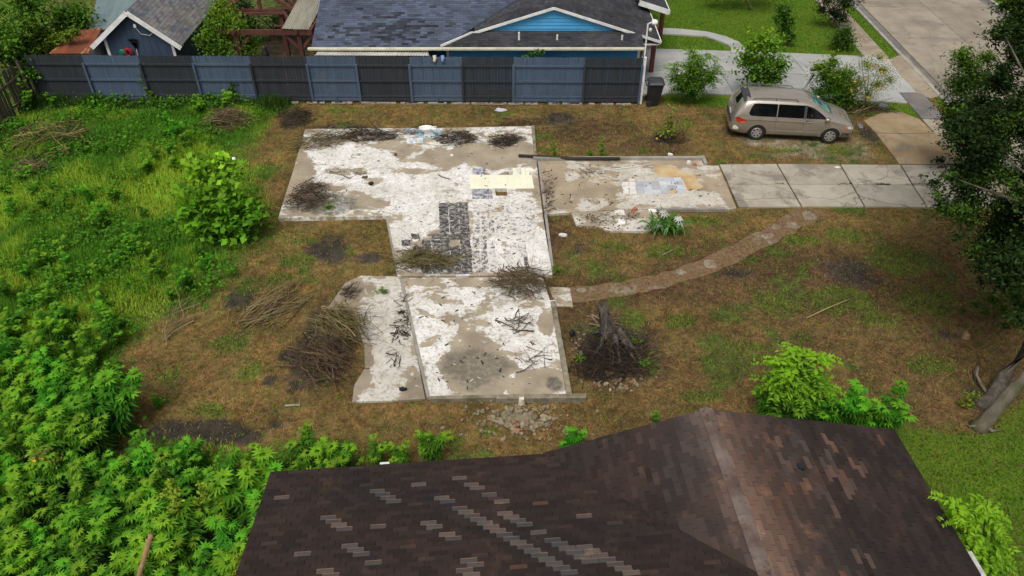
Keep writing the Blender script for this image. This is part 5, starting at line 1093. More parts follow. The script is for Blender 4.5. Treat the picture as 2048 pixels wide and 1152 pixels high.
# ================================================================== BRUSH HEAPS
def stick_mesh(m, p, d, L, r, seg=3, bend=.25, twigs=0, rs=random):
    pts = [Vector(p)]; dd = Vector(d).normalized()
    for i in range(seg):
        dd = (dd+Vector((rs.uniform(-bend, bend), rs.uniform(-bend, bend), rs.uniform(-bend, bend)*.6))).normalized(); q_ = pts[-1]+dd*(L/seg); q_.z = max(q_.z, p[2]*.3+.01); pts.append(q_)
    m.tube(pts, [r*(1-.7*i/seg) for i in range(seg+1)], 4 if r > .008 else 3, False)
    for _ in range(twigs):
        i = rs.randrange(1, seg+1); t = (dd+Vector((rs.uniform(-1, 1), rs.uniform(-1, 1), rs.uniform(-.2, .5)))).normalized(); a = pts[i]; m.tube([a, a+t*L*.16, a+t*L*.3+Vector((0, 0, rs.uniform(-.05, .03)))], [r*.5, r*.35, r*.15], 3, False)
BR, OLV, TAN, BLK = (.075, .05, .034), (.14, .12, .045), (.22, .165, .085), (.028, .022, .018)
def heap(label, px, py, rx, ry, n, z0=0.0, h=.35, ang=None, spread=3.2, L=(.5, 1.2), r=.012, cols=(BR, BLK), seed=0, twigs=2, group='brush heaps on the lot'):
    rs = random.Random(seed+100); c = G(px, py, z0); sx = abs(G(px+rx, py, z0).x-c.x); sy = abs(G(px, py-ry, z0).y-c.y); m = MB()
    for i in range(n):
        t = rs.uniform(0, 6.283); q_ = math.sqrt(rs.random()); x, y = sx*q_*math.cos(t), sy*q_*math.sin(t)
        zz = z0+.02+max(0, h*(1-q_*q_))*rs.random()
        a = (ang if ang is not None else 0)+rs.uniform(-spread/2, spread/2)+(math.pi if rs.random() < .35 else 0)
        d_ = Vector((math.cos(a), math.sin(a), rs.uniform(-.12, .22))); l = rs.uniform(*L); cc = rs.choice(cols); g = rs.uniform(.7, 1.3); m.col = tuple(v_*g for v_ in cc)
        p = c+Vector((x, y, 0))-d_*l*.5; p.z = max(zz, z0+.015)
        stick_mesh(m, p, d_, l, r*rs.choice([.45, .6, .8, 1.0, 1.5]), 4, .34, twigs+rs.randrange(2), rs)
    return tag(m.build('brush_heap', M['litter']), label, 'brush heap', group)
heap('dark twiggy brush heap on the left corner of the upper slab', 618, 398, 36, 26, 210, ZA, .45, .4, 3, (.4, 1.0), .011, (BR, BLK, (.1, .07, .045)), 1)
heap('long row of brown brush along the upper left slab edge', 735, 273, 66, 10, 230, ZA, .3, .15, 1.6, (.4, 1.0), .011, (BR, BLK), 2)
heap('olive stems trailing off the upper left corner of the slab', 640, 286, 52, 16, 120, .06, .25, .5, .9, (.8, 1.6), .012, (OLV, BR), 3)
heap('dark brush heap right of the toilet on the slab', 915, 279, 38, 12, 190, ZA, .28, .1, 2.2, (.3, .9), .010, (BR, BLK), 4)
heap('dark brush heap near the upper right slab corner', 1012, 283, 30, 11, 150, ZA, .22, -.2, 1.8, (.3, .9), .010, (BR, BLK, BLK), 5)
heap('thin grey twigs scattered beside the toilet', 820, 265, 26, 6, 40, ZA, .15, .2, 1, (.4, .9), .008, ((.16, .13, .11), BR), 6)
heap('olive fronds heaped on the lower left of the black tile marks', 845, 526, 58, 15, 150, ZA, .3, .0, 1.3, (.8, 1.7), .012, (OLV, (.1, .08, .035), BR), 7)
heap('reddish brown brush heap at the lower right of the black tile marks', 1045, 568, 52, 24, 220, ZA, .4, -.5, 1.8, (.5, 1.3), .011, (BR, (.1, .06, .04), OLV), 8)
heap('large brush heap lying left of the side slab, yellowed stems', 685, 660, 46, 32, 150, .05, .65, -.75, .9, (.7, 1.6), .015, (OLV, TAN, OLV, BR), 9)
heap('large dark brush heap at the lower left of the side slab', 655, 718, 54, 44, 210, .02, .65, -.65, 1.2, (.6, 1.5), .014, (BR, (.13, .085, .05), BLK, (.1, .07, .04)), 10)
heap('line of dark debris between the side slab and front slab', 803, 650, 16, 84, 110, .06, .08, -1.2, 3, (.12, .45), .016, (BR, BLK, (.1, .08, .06)), 11, 1)
heap('small black twig clump on the top of the side slab', 700, 585, 16, 14, 60, .05, .2, .8, 2, (.3, .6), .008, (BLK, BR), 12)
heap('yellow dead stems heaped in the grass at far left', 98, 285, 76, 36, 130, .3, .8, .5, 2.6, (.6, 1.4), .02, ((.26, .21, .07), (.2, .16, .06), BR, BLK), 13)
heap('brown flattened brush below the yellow stems at far left', 65, 340, 32, 18, 130, .25, .35, .3, 3, (.4, 1.0), .011, (BR, TAN), 14)
heap('brown brush heap in grass above the leafy bush', 455, 245, 36, 16, 180, .2, .6, .2, 1.6, (.6, 1.3), .012, (BR, TAN, (.13, .09, .05)), 15)
heap('dark rounded brush heap near the upper left slab corner', 592, 238, 34, 15, 190, 0, .55, .2, 6, (.3, .8), .009, (BLK, BR), 16)
heap('bundle of straw coloured canes on the dead grass left of the slabs', 552, 615, 30, 30, 60, 0, .25, .75, .35, (1.2, 2.2), .016, (TAN, (.2, .17, .08), BR), 17, 1)
heap('dried branching stalk lying left of the cane bundle', 362, 640, 14, 30, 22, 0, .3, 1.3, .9, (.6, 1.2), .013, (TAN, (.24, .2, .1)), 18, 3)
heap('dark twigs on the dirt beyond the upper right slab edge', 1035, 247, 44, 8, 60, 0, .12, .1, 2, (.4, 1), .009, (BLK, BR), 19)
heap('broken branches lying on the front slab near its right side', 1040, 650, 24, 18, 18, ZA, .08, .5, 2, (.4, .9), .016, (BR, (.12, .09, .06)), 20, 2)
heap('few dark branches on the lower right of the front slab', 1062, 720, 34, 18, 14, ZA, .05, -.4, 2, (.3, .9), .014, (BR, (.12, .09, .06)), 21, 1)
heap('dry brush at the foot of the yellow flowered bush', 1725, 222, 50, 12, 120, 0, .35, .1, 1.4, (.7, 1.6), .011, (BR, TAN, BLK), 22)
heap('twigs caught along the joint of the right hand slab', 1096, 385, 10, 50, 60, .1, .1, 1, 3, (.2, .5), .010, (BLK, BR), 23)
heap('dry leaf litter twigs on the small porch slab', 1215, 438, 50, 10, 60, .08, .08, .1, 2, (.2, .5), .008, (BR, TAN), 24)
heap('dark weedy twigs at the foot of the yellow flower near the minivan', 1345, 276, 34, 14, 120, 0, .35, .2, 4, (.3, .7), .008, (BLK, BR), 25)
heap('few dark twigs scattered left on the upper slab', 685, 350, 36, 14, 14, ZA, .04, .2, 2, (.3, .9), .012, (BR, BLK), 26, 2)
heap('thin branches on the right slab beside the charred beam', 1180, 346, 20, 6, 24, .1, .1, -.4, 1, (.3, .8), .010, (BR, TAN), 27, 1)
rod('curved_branch', [G(876, 349, ZA+.03), G(885, 354, ZA+.03), G(900, 358, ZA+.03)], .018, 'stick', 'single curved dark branch on the white part of the upper slab', 'branch', 5)

# ================================================================== STUMP AND RUBBLE
simple('stump_wood', (.12, .1, .085), (.035, .028, .024), 7, .95, bump=.7, vec=(2, 2, .4))
stp = empty('tree_stump', G(1210, 690), 'grey weathered tree stump with spreading roots right of the front slab', 'stump')
base = G(1222, 680); top_ = V(1203, 612, base.y+.15); random.seed(3)
rings = []
for i in range(7):
    t = i/6; c = base.lerp(top_, t); R = .17*(1-t)**1.8+.14
    rings.append([(c.x+R*(1+.22*math.sin(3*a+2*t)+.13*math.sin(7*a+i))*math.cos(a), c.y+R*(1+.18*math.sin(4*a+1)+.1*math.sin(9*a))*math.sin(a), max(-.05, c.z+(.13*math.sin(3*a+1)+.09*math.sin(8*a) if i == 6 else 0))) for a in np.linspace(0, 2*math.pi, 18, endpoint=False)])
inner = [[(top_.x+(x-top_.x)*.6, top_.y+(y-top_.y)*.6, z-.03) for x, y, z in rings[-1]], [(top_.x+(x-top_.x)*.4, top_.y+(y-top_.y)*.4, z-.35) for x, y, z in rings[-1]]]
loft(rings+inner).build('trunk', M['stump_wood'], stp, smooth=True)
for (dx, dy, L_) in ((.8, -1.3, 1), (.2, -1.5, 1), (-.7, -.9, 1), (-.6, .3, .8), (.7, -.3, .9), (1.0, -1.0, 1)):
    a = base+Vector((dx*.25, dy*.2, .5)); MB().tube([a, a+Vector((dx*.25, dy*.3, -.25)), base+Vector((dx*.8, dy*.8, .06)), base+Vector((dx*1.1, dy*1.15, -.04))], [.09, .06, .04, .02], 7).build('root', M['stump_wood'], stp, smooth=True)
heap('tangle of black roots and twigs below the grey stump', 1226, 716, 62, 44, 420, 0, .6, .3, 6, (.3, .9), .011, (BLK, BLK, BR), 30)
heap('ragged black twigs trailing right of the stump roots', 1262, 722, 44, 30, 150, 0, .3, -.5, 3, (.3, .8), .009, (BLK, BR), 32)
heap('dark twigs trailing left below the stump', 1180, 742, 36, 22, 110, 0, .2, .4, 3, (.3, .8), .009, (BLK, BR, BLK), 33)
heap('pale dead branch leaning across the stump roots', 1205, 655, 24, 12, 7, .3, .2, -.6, .6, (.7, 1.1), .02, ((.25, .2, .14), TAN), 31, 1)
def chunk(seed):
    rs = random.Random(seed); m = MB(); n = rs.choice([4, 5, 5, 6]); r1 = [(math.cos(2*math.pi*i/n+rs.uniform(-.3, .3))*rs.uniform(.4, .6), math.sin(2*math.pi*i/n+rs.uniform(-.3, .3))*rs.uniform(.3, .5)) for i in range(n)]
    h = rs.uniform(.3, .6); m.add([(x, y, 0) for x, y in r1]+[(x*rs.uniform(.7, 1), y*rs.uniform(.7, 1), h+rs.uniform(-.1, .1)) for x, y in r1], [tuple(range(n-1, -1, -1)), tuple(range(n, 2*n))]+[(i, (i+1) % n, (i+1) % n+n, i+n) for i in range(n)]); return m
simple('rubble_a', (.27, .225, .145), (.19, .155, .1), 9, .9, var=.5); simple('rubble_b', (.27, .14, .08), (.22, .12, .07), 9, .9, var=.4)
protos = {}
def rubble(label, px, py, rx, ry, n, seed, red=.2, size=(.07, .24), h=.25):
    rs = random.Random(seed); c = G(px, py); root = empty('rubble_heap', c, label, 'rubble', 'rubble heaps'); sx = abs(G(px+rx, py).x-c.x); sy = abs(G(px, py-ry).y-c.y)
    for i in range(n):
        q_ = min(1.25, abs(rs.gauss(0, .58))); t = rs.uniform(0, 6.28); key = (rs.randrange(7), 'rubble_b' if rs.random() < red else 'rubble_a')
        if key not in protos: o = chunk(key[0]).build('stone', M[key[1]], root, local=True); protos[key] = o
        else: o = protos[key].copy(); COL.objects.link(o); o.parent = root
        s_ = rs.uniform(*size)*(1.2 if q_ < .5 else .8); o.location = (sx*q_*math.cos(t), sy*q_*math.sin(t), max(-.01, h*(1-q_)*rs.random()-.02)); o.scale = (s_, s_, s_*.8); o.rotation_euler = (rs.uniform(-.4, .4), rs.uniform(-.4, .4), rs.uniform(0, 6.28))
    return root
rubble('heap of broken brick and stone below the front slab', 1040, 838, 130, 48, 290, 1, .1, (.05, .19), .07)
rubble('broken bricks scattered below the black stump roots', 1225, 768, 120, 26, 36, 2, .3, (.06, .17), .04)
rubble('loose stones along the right side of the front slab', 1165, 710, 26, 60, 26, 3, .2, (.05, .15), .03)
rubble('broken tile and brick pieces on the small porch slab', 1262, 432, 44, 12, 34, 4, .35, (.08, .2), .1)
rubble('pale plaster crumbs along the middle slab joint', 1092, 400, 8, 70, 30, 5, .1, (.05, .12), .03)
scrap(1043, 806, 16, 'glove_cream', 'pale_stone', 'pale greenish stone on top of the rubble below the front slab', 'stone', .05, 8, .2, 1)
# ================================================================== PLANTS
def leaf_arrays(P, size, asp, rs, up=.4, dirv=None, fold=.18):
    """rhombic folded leaves: 4 points, 2 triangles each"""
    n = len(P); size = np.broadcast_to(size, n)
    nrm = rs.normal(size=(n, 3)); nrm /= np.linalg.norm(nrm, axis=1, keepdims=True); nrm[:, 2] = np.abs(nrm[:, 2])+up; nrm /= np.linalg.norm(nrm, axis=1, keepdims=True)
    d = rs.normal(size=(n, 3)) if dirv is None else dirv+rs.normal(size=(n, 3))*.35
    d -= (d*nrm).sum(1, keepdims=True)*nrm; d /= np.linalg.norm(d, axis=1, keepdims=True)+1e-9; s = np.cross(nrm, d)
    L = size[:, None]; w = L*asp
    v = np.stack([P-d*L*.5, P+s*w*.5-d*L*.08+nrm*L*fold*.5, P+d*L*.5, P-s*w*.5-d*L*.08+nrm*L*fold*.5], 1).reshape(-1, 3)
    b = np.arange(n)[:, None]*4; tri = np.concatenate([b+np.array([0, 1, 2]), b+np.array([0, 2, 3])], 0)
    return v, tri
def jcol(base, n, rs, amp=.25, yel=.15):
    g = 1+rs.normal(size=(n, 1))*amp; y = rs.rand(n, 1)*yel
    c = np.array(base)[None]*np.clip(g, .4, 1.8); c[:, 0:1] += y*.12*c[:, 1:2]*4*.25; return np.clip(c, .002, 1)
def ball_pts(centers, radii, n, rs, shell=.55):
    k = rs.randint(0, len(centers), n); d = rs.normal(size=(n, 3)); d /= np.linalg.norm(d, axis=1, keepdims=True)
    r = np.minimum(np.abs(rs.normal(size=n))*.62+.12, 1.75); w_ = np.asarray(radii)**2; k = rs.choice(len(centers), n, p=w_/w_.sum())
    return np.asarray(centers)[k]+d*(r*np.asarray(radii)[k])[:, None]*np.array([1, 1, .8])
def limbs(root, base, centers, r0, mat='bark', nm='trunk', rs=random, fork=.45):
    m = MB(); c = np.mean(np.array(centers), 0); base = Vector(base); mid = base.lerp(Vector(c), fork)
    m.tube([base-Vector((0, 0, .1)), base.lerp(mid, .1), base.lerp(mid, .55)+Vector((rs.uniform(-.1, .1)*r0*4, 0, 0)), mid], [r0*1.5, r0*1.05, r0*.85, r0*.65], 8)
    for q_ in centers:
        q_ = Vector(q_); e_ = mid.lerp(q_, .5)+Vector((rs.uniform(-.15, .15), rs.uniform(-.15, .15), .1)); m.tube([mid, e_, q_], [r0*.5, r0*.3, r0*.08], 5)
    return m.build(nm, M[mat], root, smooth=True)
def bush(name, label, cat, base, centers, radii, n, leaf, asp, col, seed, r0=.05, group=None, up=.4, tip=None, stem='stem', amp=.28):
    rs = np.random.RandomState(seed); root = empty(name, (base[0], base[1], 0), label, cat, group); off = (base[0], base[1], 0)
    P = ball_pts(centers, radii, n, rs); v, t = leaf_arrays(P, leaf*rs.uniform(.6, 1.3, n), asp, rs, up)
    c = jcol(col, n, rs, amp)
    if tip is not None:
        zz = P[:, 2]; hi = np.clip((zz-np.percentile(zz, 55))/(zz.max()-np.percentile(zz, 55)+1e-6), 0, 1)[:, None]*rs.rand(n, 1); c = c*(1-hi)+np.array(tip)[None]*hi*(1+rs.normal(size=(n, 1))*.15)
    o = np_mesh('crown', v, t, M['leaf'], np.repeat(np.clip(c, .002, 1), 4, 0), root, off); o['kind'] = 'stuff'
    limbs(root, (base[0], base[1], 0), centers, r0, stem, 'trunk' if r0 > .045 else 'stem', random.Random(seed)); return root
def at(px, py, Y): return np.array(V(px, py, Y))
def blob(px, py, Y, rpx): p = V(px, py, Y); return np.array(p), rpx/ppm(p)
def shrub(name, label, cat, gpx, gpy, blobs, n, leaf, asp, col, seed, r0=.04, dY=0, **kw):
    b = G(gpx, gpy); cs, rs_ = [], []
    for (px, py, rp, dy) in blobs: c, r = blob(px, py, b.y+dy+dY, rp); c[2] = max(c[2], .15); cs.append(c); rs_.append(r)
    return bush(name, label, cat, b, cs, rs_, n, leaf, asp, col, seed, r0, **kw)
LIM = (.30, .52, .03)
# leafy bush left of the slab
shrub('leafy_bush', 'large bright green broad leaved bush left of the upper slab', 'bush', 440, 470, [(400, 340, 40, .3), (450, 345, 34, .2), (400, 400, 46, 0), (450, 400, 44, 0), (490, 420, 38, 0), (420, 450, 44, -.3), (470, 450, 40, -.3), (380, 430, 26, -.1), (440, 320, 20, .3), (515, 430, 20, -.1)], 2300, .27, .75, (.11, .28, .016), 1, .05, tip=LIM)
# bushes by the minivan
shrub('leafy_shrub', 'bright green leafy shrub behind the minivan roof', 'shrub', 1530, 195, [(1510, 90, 26, 0), (1545, 85, 22, .1), (1495, 120, 24, 0), (1530, 125, 34, 0), (1560, 130, 22, 0), (1510, 150, 30, 0), (1545, 155, 26, 0), (1525, 75, 14, 0)], 4200, .18, .55, (.085, .19, .018), 3, .05, tip=(.26, .46, .02))
shrub('green_bush', 'dense feathery green bush beside the minivan bonnet', 'bush', 1672, 215, [(1655, 150, 26, 0), (1670, 175, 34, 0), (1690, 195, 26, 0), (1640, 185, 18, 0), (1665, 125, 16, .1), (1690, 150, 22, .1), (1700, 170, 20, 0), (1640, 135, 16, 0), (1668, 108, 7, 0)], 7500, .18, .24, (.06, .15, .016), 4, .05, tip=(.30, .42, .02))
def flowering(name, label, gpx, gpy, blobs, n, seed, nf, leaf=.07):
    root = shrub(name, label, 'plant', gpx, gpy, blobs, n, leaf, .45, (.17, .22, .04), seed, .035); rs = np.random.RandomState(seed+1); b = G(gpx, gpy); cs = []; rr = []
    for (px, py, rp, dy) in blobs: c, r = blob(px, py, b.y+dy, rp); cs.append(c); rr.append(r)
    P = ball_pts(cs, rr, nf, rs, .9); P[:, 1] -= .1; m = MB()
    for p in P:
        k = 8; m = MB()
        for i in range(k): a = 2*math.pi*i/k; m.add([p, p+np.array([math.cos(a-.3)*.045, -.03, math.sin(a-.3)*.04]), p+np.array([math.cos(a)*.065, -.03, math.sin(a)*.055]), p+np.array([math.cos(a+.3)*.045, -.03, math.sin(a+.3)*.04])], [(0, 1, 2, 3)])
        m.build('flower', M['petal'], root)
    return root
simple('petal', (.75, .5, .015), (.7, .42, .01), 9)
flowering('sunflower_bush', 'airy bush full of small yellow flowers right of the minivan bonnet', 1725, 225, [(1735, 130, 26, 0), (1765, 140, 24, 0), (1720, 165, 28, 0), (1755, 170, 28, 0), (1780, 160, 18, 0), (1735, 190, 24, 0), (1710, 185, 16, 0), (1760, 115, 14, 0), (1722, 112, 8, 0)], 5200, 5, 26)
flowering('yellow_flower_plant', 'small yellow flowered plant on bare dirt left of the minivan', 1340, 280, [(1340, 235, 10, 0), (1335, 250, 14, 0), (1345, 262, 14, 0), (1325, 265, 14, 0), (1348, 218, 5, 0), (1338, 212, 4, 0)], 700, 6, 3, .11)
for i, (px, py, h, lab) in enumerate([(1203, 313, 46, 'tall light green weed spike on the dirt beyond the right slab'), (1108, 318, 40, 'bushy light green weed beside the upper right slab edge'), (1179, 316, 18, 'short green weed between the two tall weeds by the charred beam')]):
    shrub('weed', lab, 'weed', px, py, [(px, py-h*.8, 5, 0), (px, py-h*.5, 7, 0), (px+2, py-h*.2, 8, 0)], 320, .11, .3, (.12, .22, .02), 20+i, .012)
for i, (px, py, lab) in enumerate([(1205, 690, 'green sprout in front of the stump trunk'), (1268, 690, 'green sprout right of the stump roots'), (1288, 735, 'trailing green weed right of the black root tangle'), (1160, 725, 'small green weed left of the black root tangle'), (765, 590, 'green grass tuft on the upper side slab'), (655, 352, 'small green weed on the wet slab corner'), (1110, 545, 'green weed beside the lower right corner of the tiled slab')]):
    shrub('weed', lab, 'weed', px, py+(70 if i == 5 else 0), [(px, py-8+(70 if i == 5 else 0), 10, 0), (px+6, py-2+(70 if i == 5 else 0), 8, 0)], 130, .11, .25, (.11, .22, .02), 120+i, .01)
# lawn trees and shrubs beyond the drive
shrub('lawn_tree', 'slender young tree on the neighbour lawn', 'tree', 1578, 92, [(1568, 25, 15, 0), (1575, 45, 16, 0), (1570, 62, 12, 0), (1582, 75, 10, 0), (1565, 18, 12, 0), (1560, 40, 12, 0)], 2600, .17, .5, (.055, .13, .014), 7, .06)
shrub('lawn_shrub', 'round dark green shrub on the lawn beside the pavement', 'shrub', 1688, 100, [(1685, 72, 20, 0), (1675, 82, 16, 0), (1698, 85, 16, 0), (1692, 62, 12, 0)], 2800, .14, .4, (.05, .11, .016), 8, .04)
shrub('lawn_tree', 'dark leaved small tree at the top edge left of the street', 'tree', 1668, 55, [(1690, 5, 22, 0), (1670, 25, 20, 0), (1685, 35, 18, 0), (1655, 0, 20, 0), (1705, -8, 16, 0), (1645, 20, 14, 0)], 3000, .16, .4, (.026, .04, .013), 9, .08)
shrub('lawn_tree', 'thin trunked tree cut by the top edge of the picture', 'tree', 1505, 20, [(1480, -40, 40, 0), (1530, -45, 40, 0), (1440, -40, 30, 0), (1420, -20, 16, 0)], 2200, .2, .5, (.03, .06, .012), 10, .08)
# upper left thicket behind the fence
rsx = random.Random(9)
for i, (px, py, Y, r, col, lab) in enumerate([(40, 30, 36, 60, (.06, .15, .014), 'dense green tree at the top left corner'), (130, 25, 38, 56, (.055, .14, .014), 'dense green tree between the corner and the metal roof'), (110, 85, 34.6, 40, (.12, .20, .016), 'yellow green vine mass over the rusty roof'), (20, 110, 33.2, 44, (.075, .18, .014), 'bright green climber over the old side fence'), (60, 75, 35, 44, (.07, .15, .014), 'mid green shrub mass behind the fence corner')]):
    c0 = V(px, py, Y); s_ = 1/ppm(c0); cs = [np.array([c0.x+rsx.uniform(-.8, .8)*r*s_, Y+rsx.uniform(-.8, .8), max(.8, c0.z+rsx.uniform(-.9, .8)*r*s_)]) for _ in range(12)]
    if i == 2: cs = [np.array(V(px_, py_, Y)) for px_, py_ in ((60, 100), (85, 92), (110, 80), (135, 72), (150, 64), (75, 108), (100, 95), (50, 112), (40, 125))]
    bush('backyard_tree' if i != 2 and i != 3 else 'climbing_vine', lab, 'tree' if i not in (2, 3) else 'vine', (c0.x, Y, 0), cs, [r*s_*(.5 if i != 2 else .35)]*len(cs), 4200 if i != 2 else 2600, .19 if i != 2 else .14, .6, col, 30+i, .12, amp=.35, tip=(.1, .17, .02))
cs = [np.array(V(px, py, Y)) for px, py, Y in ((420, 60, 35), (440, 45, 35.5), (410, 85, 34.6), (430, 100, 34.4), (450, 70, 35), (430, 30, 36), (455, 30, 36.4), (440, 10, 37), (470, 45, 36), (420, 75, 34.6), (480, 55, 35.2), (445, 95, 34.4), (500, 90, 35.5), (490, 100, 35.2))]
bush('pergola_vine', 'dense green vine climbing the left side of the pergola', 'vine', (cs[3][0], 34.6, 0), cs, [.55]*len(cs), 7000, .14, .55, (.075, .16, .012), 40, .05, amp=.4, tip=(.24, .32, .015))
cs = [np.array([rsx.uniform(V(470, 60, 39).x, V(640, 60, 39).x), rsx.uniform(39.2, 41), rsx.uniform(.5, 2.1)]) for _ in range(16)]
bush('backyard_hedge', 'dark green hedge in the yard behind the pergola', 'hedge', (V(530, 60, 40).x, 40, 0), cs, [.8]*16, 4200, .16, .5, (.02, .045, .01), 44, .06)
# vine leaves on fence
shrub('fence_vine', 'leafy sprig hanging over the fence top below the blue wall', 'vine', 1065, 203, [(1050, 115, 8, .4), (1062, 110, 9, .4), (1075, 107, 9, .4), (1085, 104, 6, .4)], 260, .17, .3, (.045, .11, .014), 41, .02)
shrub('fence_vine', 'light green vine climbing the left black fence panel', 'vine', 300, 205, [(283, 150, 5, .15), (288, 162, 6, .15), (293, 175, 7, .1), (300, 188, 9, 0), (306, 196, 10, 0)], 380, .12, .7, (.09, .17, .02), 42, .02)
shrub('fence_vine', 'green weed climbing the fence at the fourth blue panel', 'vine', 465, 205, [(466, 168, 7, .1), (462, 180, 9, 0), (468, 190, 10, 0)], 260, .14, .5, (.05, .11, .02), 43, .02)
# oak at the right
OAKB = G(1962, 852)
oak = empty('oak_tree', OAKB, 'big dark leaved oak with leaning trunk at the right edge', 'tree')
rs = np.random.RandomState(77); cs = []; rr = []
OUT = np.array([(1985, 0), (1960, 60), (1985, 120), (1960, 170), (1905, 200), (1885, 250), (1905, 300), (1836, 318), (1834, 352), (1862, 385), (1820, 420), (1850, 462), (1905, 490), (1945, 540), (1965, 610), (2010, 680), (2400, 500), (2400, -150), (2020, -100)], float)
tries = 0
while len(cs) < 230 and tries < 20000:
    tries += 1; px, py = (rs.uniform(1825, 2130) if rs.rand() < .8 else rs.uniform(2100, 2400)), rs.uniform(-120, 670)
    s_ = sdist(np.array([px]), np.array([py]), OUT)[0]
    if s_ < 7: continue
    Y = 15.5+4.5*(610-py)/700*1.3+rs.uniform(-1.4, 1.4); Yv = V(px, py, Y)
    if Yv.z < 1.6 or Yv.z > 12: continue
    rpx = min(s_*.9, rs.uniform(22, 46)); cs.append(np.array(Yv)); rr.append(rpx/ppm(Yv))
n = 96000; P = ball_pts(cs, rr, n, rs, .35); v, t = leaf_arrays(P, .125*rs.uniform(.6, 1.3, n), .42, rs, .5)
c = jcol((.02, .043, .009), n, rs, .45); lite = rs.rand(len(cs)) < .14; lp_ = vnoise(P[:, 0]*1.0, P[:, 2]*1.0+P[:, 1], .7, 2, 4); c = np.where((lp_ > .68)[:, None], c*np.array([2.4, 2.3, 1.3]), c)
o = np_mesh('crown', v, t, M['leaf'], np.repeat(np.clip(c, .002, 1), 4, 0), oak, OAKB); o['kind'] = 'stuff'
simple('oak_bark', (.17, .145, .105), (.1, .085, .06), 6, .95, bump=.7, vec=(1, 1, .35), dirt=(.1, .1, .05))
t1 = V(2052, 752, OAKB.y+.2); ctr = Vector(np.mean(np.array(cs), 0)); tk = MB()
tk.tube([OAKB+Vector((-.05, 0, -.1)), OAKB+Vector((.05, 0, .1)), OAKB.lerp(t1, .35), OAKB.lerp(t1, .8), t1, t1+Vector((.9, .5, 1.6)), t1+Vector((1.0, 1.2, 3.0))], [.27, .18, .16, .155, .155, .16, .16], 14); tk.build('trunk', M['oak_bark'], oak, smooth=True); tk = MB()
hub = t1+Vector((1.0, 1.2, 3.0))
for k in range(0, len(cs), 6):
    q_ = Vector(cs[k]); tk.tube([hub, hub.lerp(q_, .5)+Vector((0, 0, .3)), q_], [.10, .05, .012], 6)
tk.build('branches', M['bark'], oak, smooth=True)
tk = MB(); s0 = G(1962, 830)+Vector((.1, .35, 0)); tk.tube([s0-Vector((0, 0, .1)), V(1985, 795, s0.y+.2), V(2010, 750, s0.y+.6), V(2060, 690, s0.y+1.0), hub], [.24, .2, .19, .18, .18], 10); tk.build('second_stem', M['bark'], oak, smooth=True)
for pts in ([(1965, 845), (1950, 852), (1938, 853)], [(1966, 850), (1985, 862), (2000, 860)], [(1955, 760), (1950, 745), (1955, 732)]):
    MB().tube([G(*p, .05) for p in pts], [.07, .05, .03], 6).build('root', M['oak_bark'], oak, smooth=True)
rod('dead_branch', [G(1975, 788, .06), G(1962, 768, .12), G(1953, 750, .2), V(1957, 733, G(1953, 750).y)], [.05, .045, .035, .025], 'oak_bark', 'bare forked dead branch behind the leaning oak trunk', 'branch')
shrub('verge_tree', 'lighter green young tree between the street and the oak', 'tree', 1945, 350, [(1935, 130, 30, 0), (1920, 170, 34, 0), (1960, 160, 34, 0), (1910, 220, 30, 0), (1950, 220, 46, 0), (1920, 270, 36, 0), (1970, 270, 50, 0), (1925, 110, 20, 0), (1975, 115, 18, 0), (1900, 245, 20, 0)], 19000, .13, .38, (.03, .07, .012), 51, .1, tip=(.13, .24, .02), stem='bark')
shrub('oak_frond', 'feathery light green sapling below the oak crown', 'sapling', 1990, 650, [(1925, 620, 10, 0), (1950, 610, 16, 0), (1985, 600, 26, 0), (2010, 620, 24, 0), (1970, 625, 14, 0), (2030, 590, 34, 0), (2040, 640, 26, 0)], 1500, .15, .2, (.055, .12, .016), 52, .03, up=1.2)
shrub('trunk_shoot', 'small yellow green shoots at the foot of the leaning oak trunk', 'plant', 1945, 815, [(1935, 795, 12, 0), (1955, 790, 10, 0), (1942, 808, 12, -.1), (1925, 805, 9, 0)], 260, .1, .4, (.15, .2, .02), 53, .015)
# saplings beside the brown roof
def compound(name, label, gpx, gpy, tops, nl, seed, col, tip, L=.75, lf=.17):
    rs = np.random.RandomState(seed); b = G(gpx, gpy); root = empty(name, b, label, 'sapling'); P = []; D = []; S = []; C = []; m = MB()
    for (px, py, dy) in tops:
        tpnt = np.array(V(px, py, b.y+dy)); m.tube([b, Vector(tpnt)*.6+Vector(b)*.4+Vector((0, 0, -.1)), tpnt], [.03, .02, .008], 5)
        for k in range(nl):
            hgt = rs.rand()**.7; o_ = np.array(b)*(1-hgt)*.6+tpnt*(1-(1-hgt)*.6); a = rs.uniform(0, 6.28); d_ = np.array([math.cos(a), math.sin(a), .5-.5*rs.rand()])
            ln = L*rs.uniform(.6, 1.1); nn = 8; side_ = np.array([-d_[1], d_[0], 0])
            for j in range(nn):
                f = (j+1)/nn; q_ = o_+d_*ln*f+np.array([0, 0, -.45*f*f*ln])
                for sg in (-1, 1): P.append(q_+side_*sg*lf*.42); D.append(side_*sg+d_*.6+np.array([0, 0, -.25])); S.append(lf*(1-.35*f)); C.append(hgt)
    P = np.array(P); v, t = leaf_arrays(P, np.array(S)*1.15, .42, rs, 1.0, np.array(D)); c = jcol(col, len(P), rs, .22); h = (np.array(C)[:, None]**2)*.9; c = c*(1-h)+np.array(tip)*h
    o = np_mesh('leaves', v, t, M['leaf'], np.repeat(np.clip(c, .002, 1), 4, 0), root, b); o['kind'] = 'stuff'; m.build('stems', M['stem'], root); return root
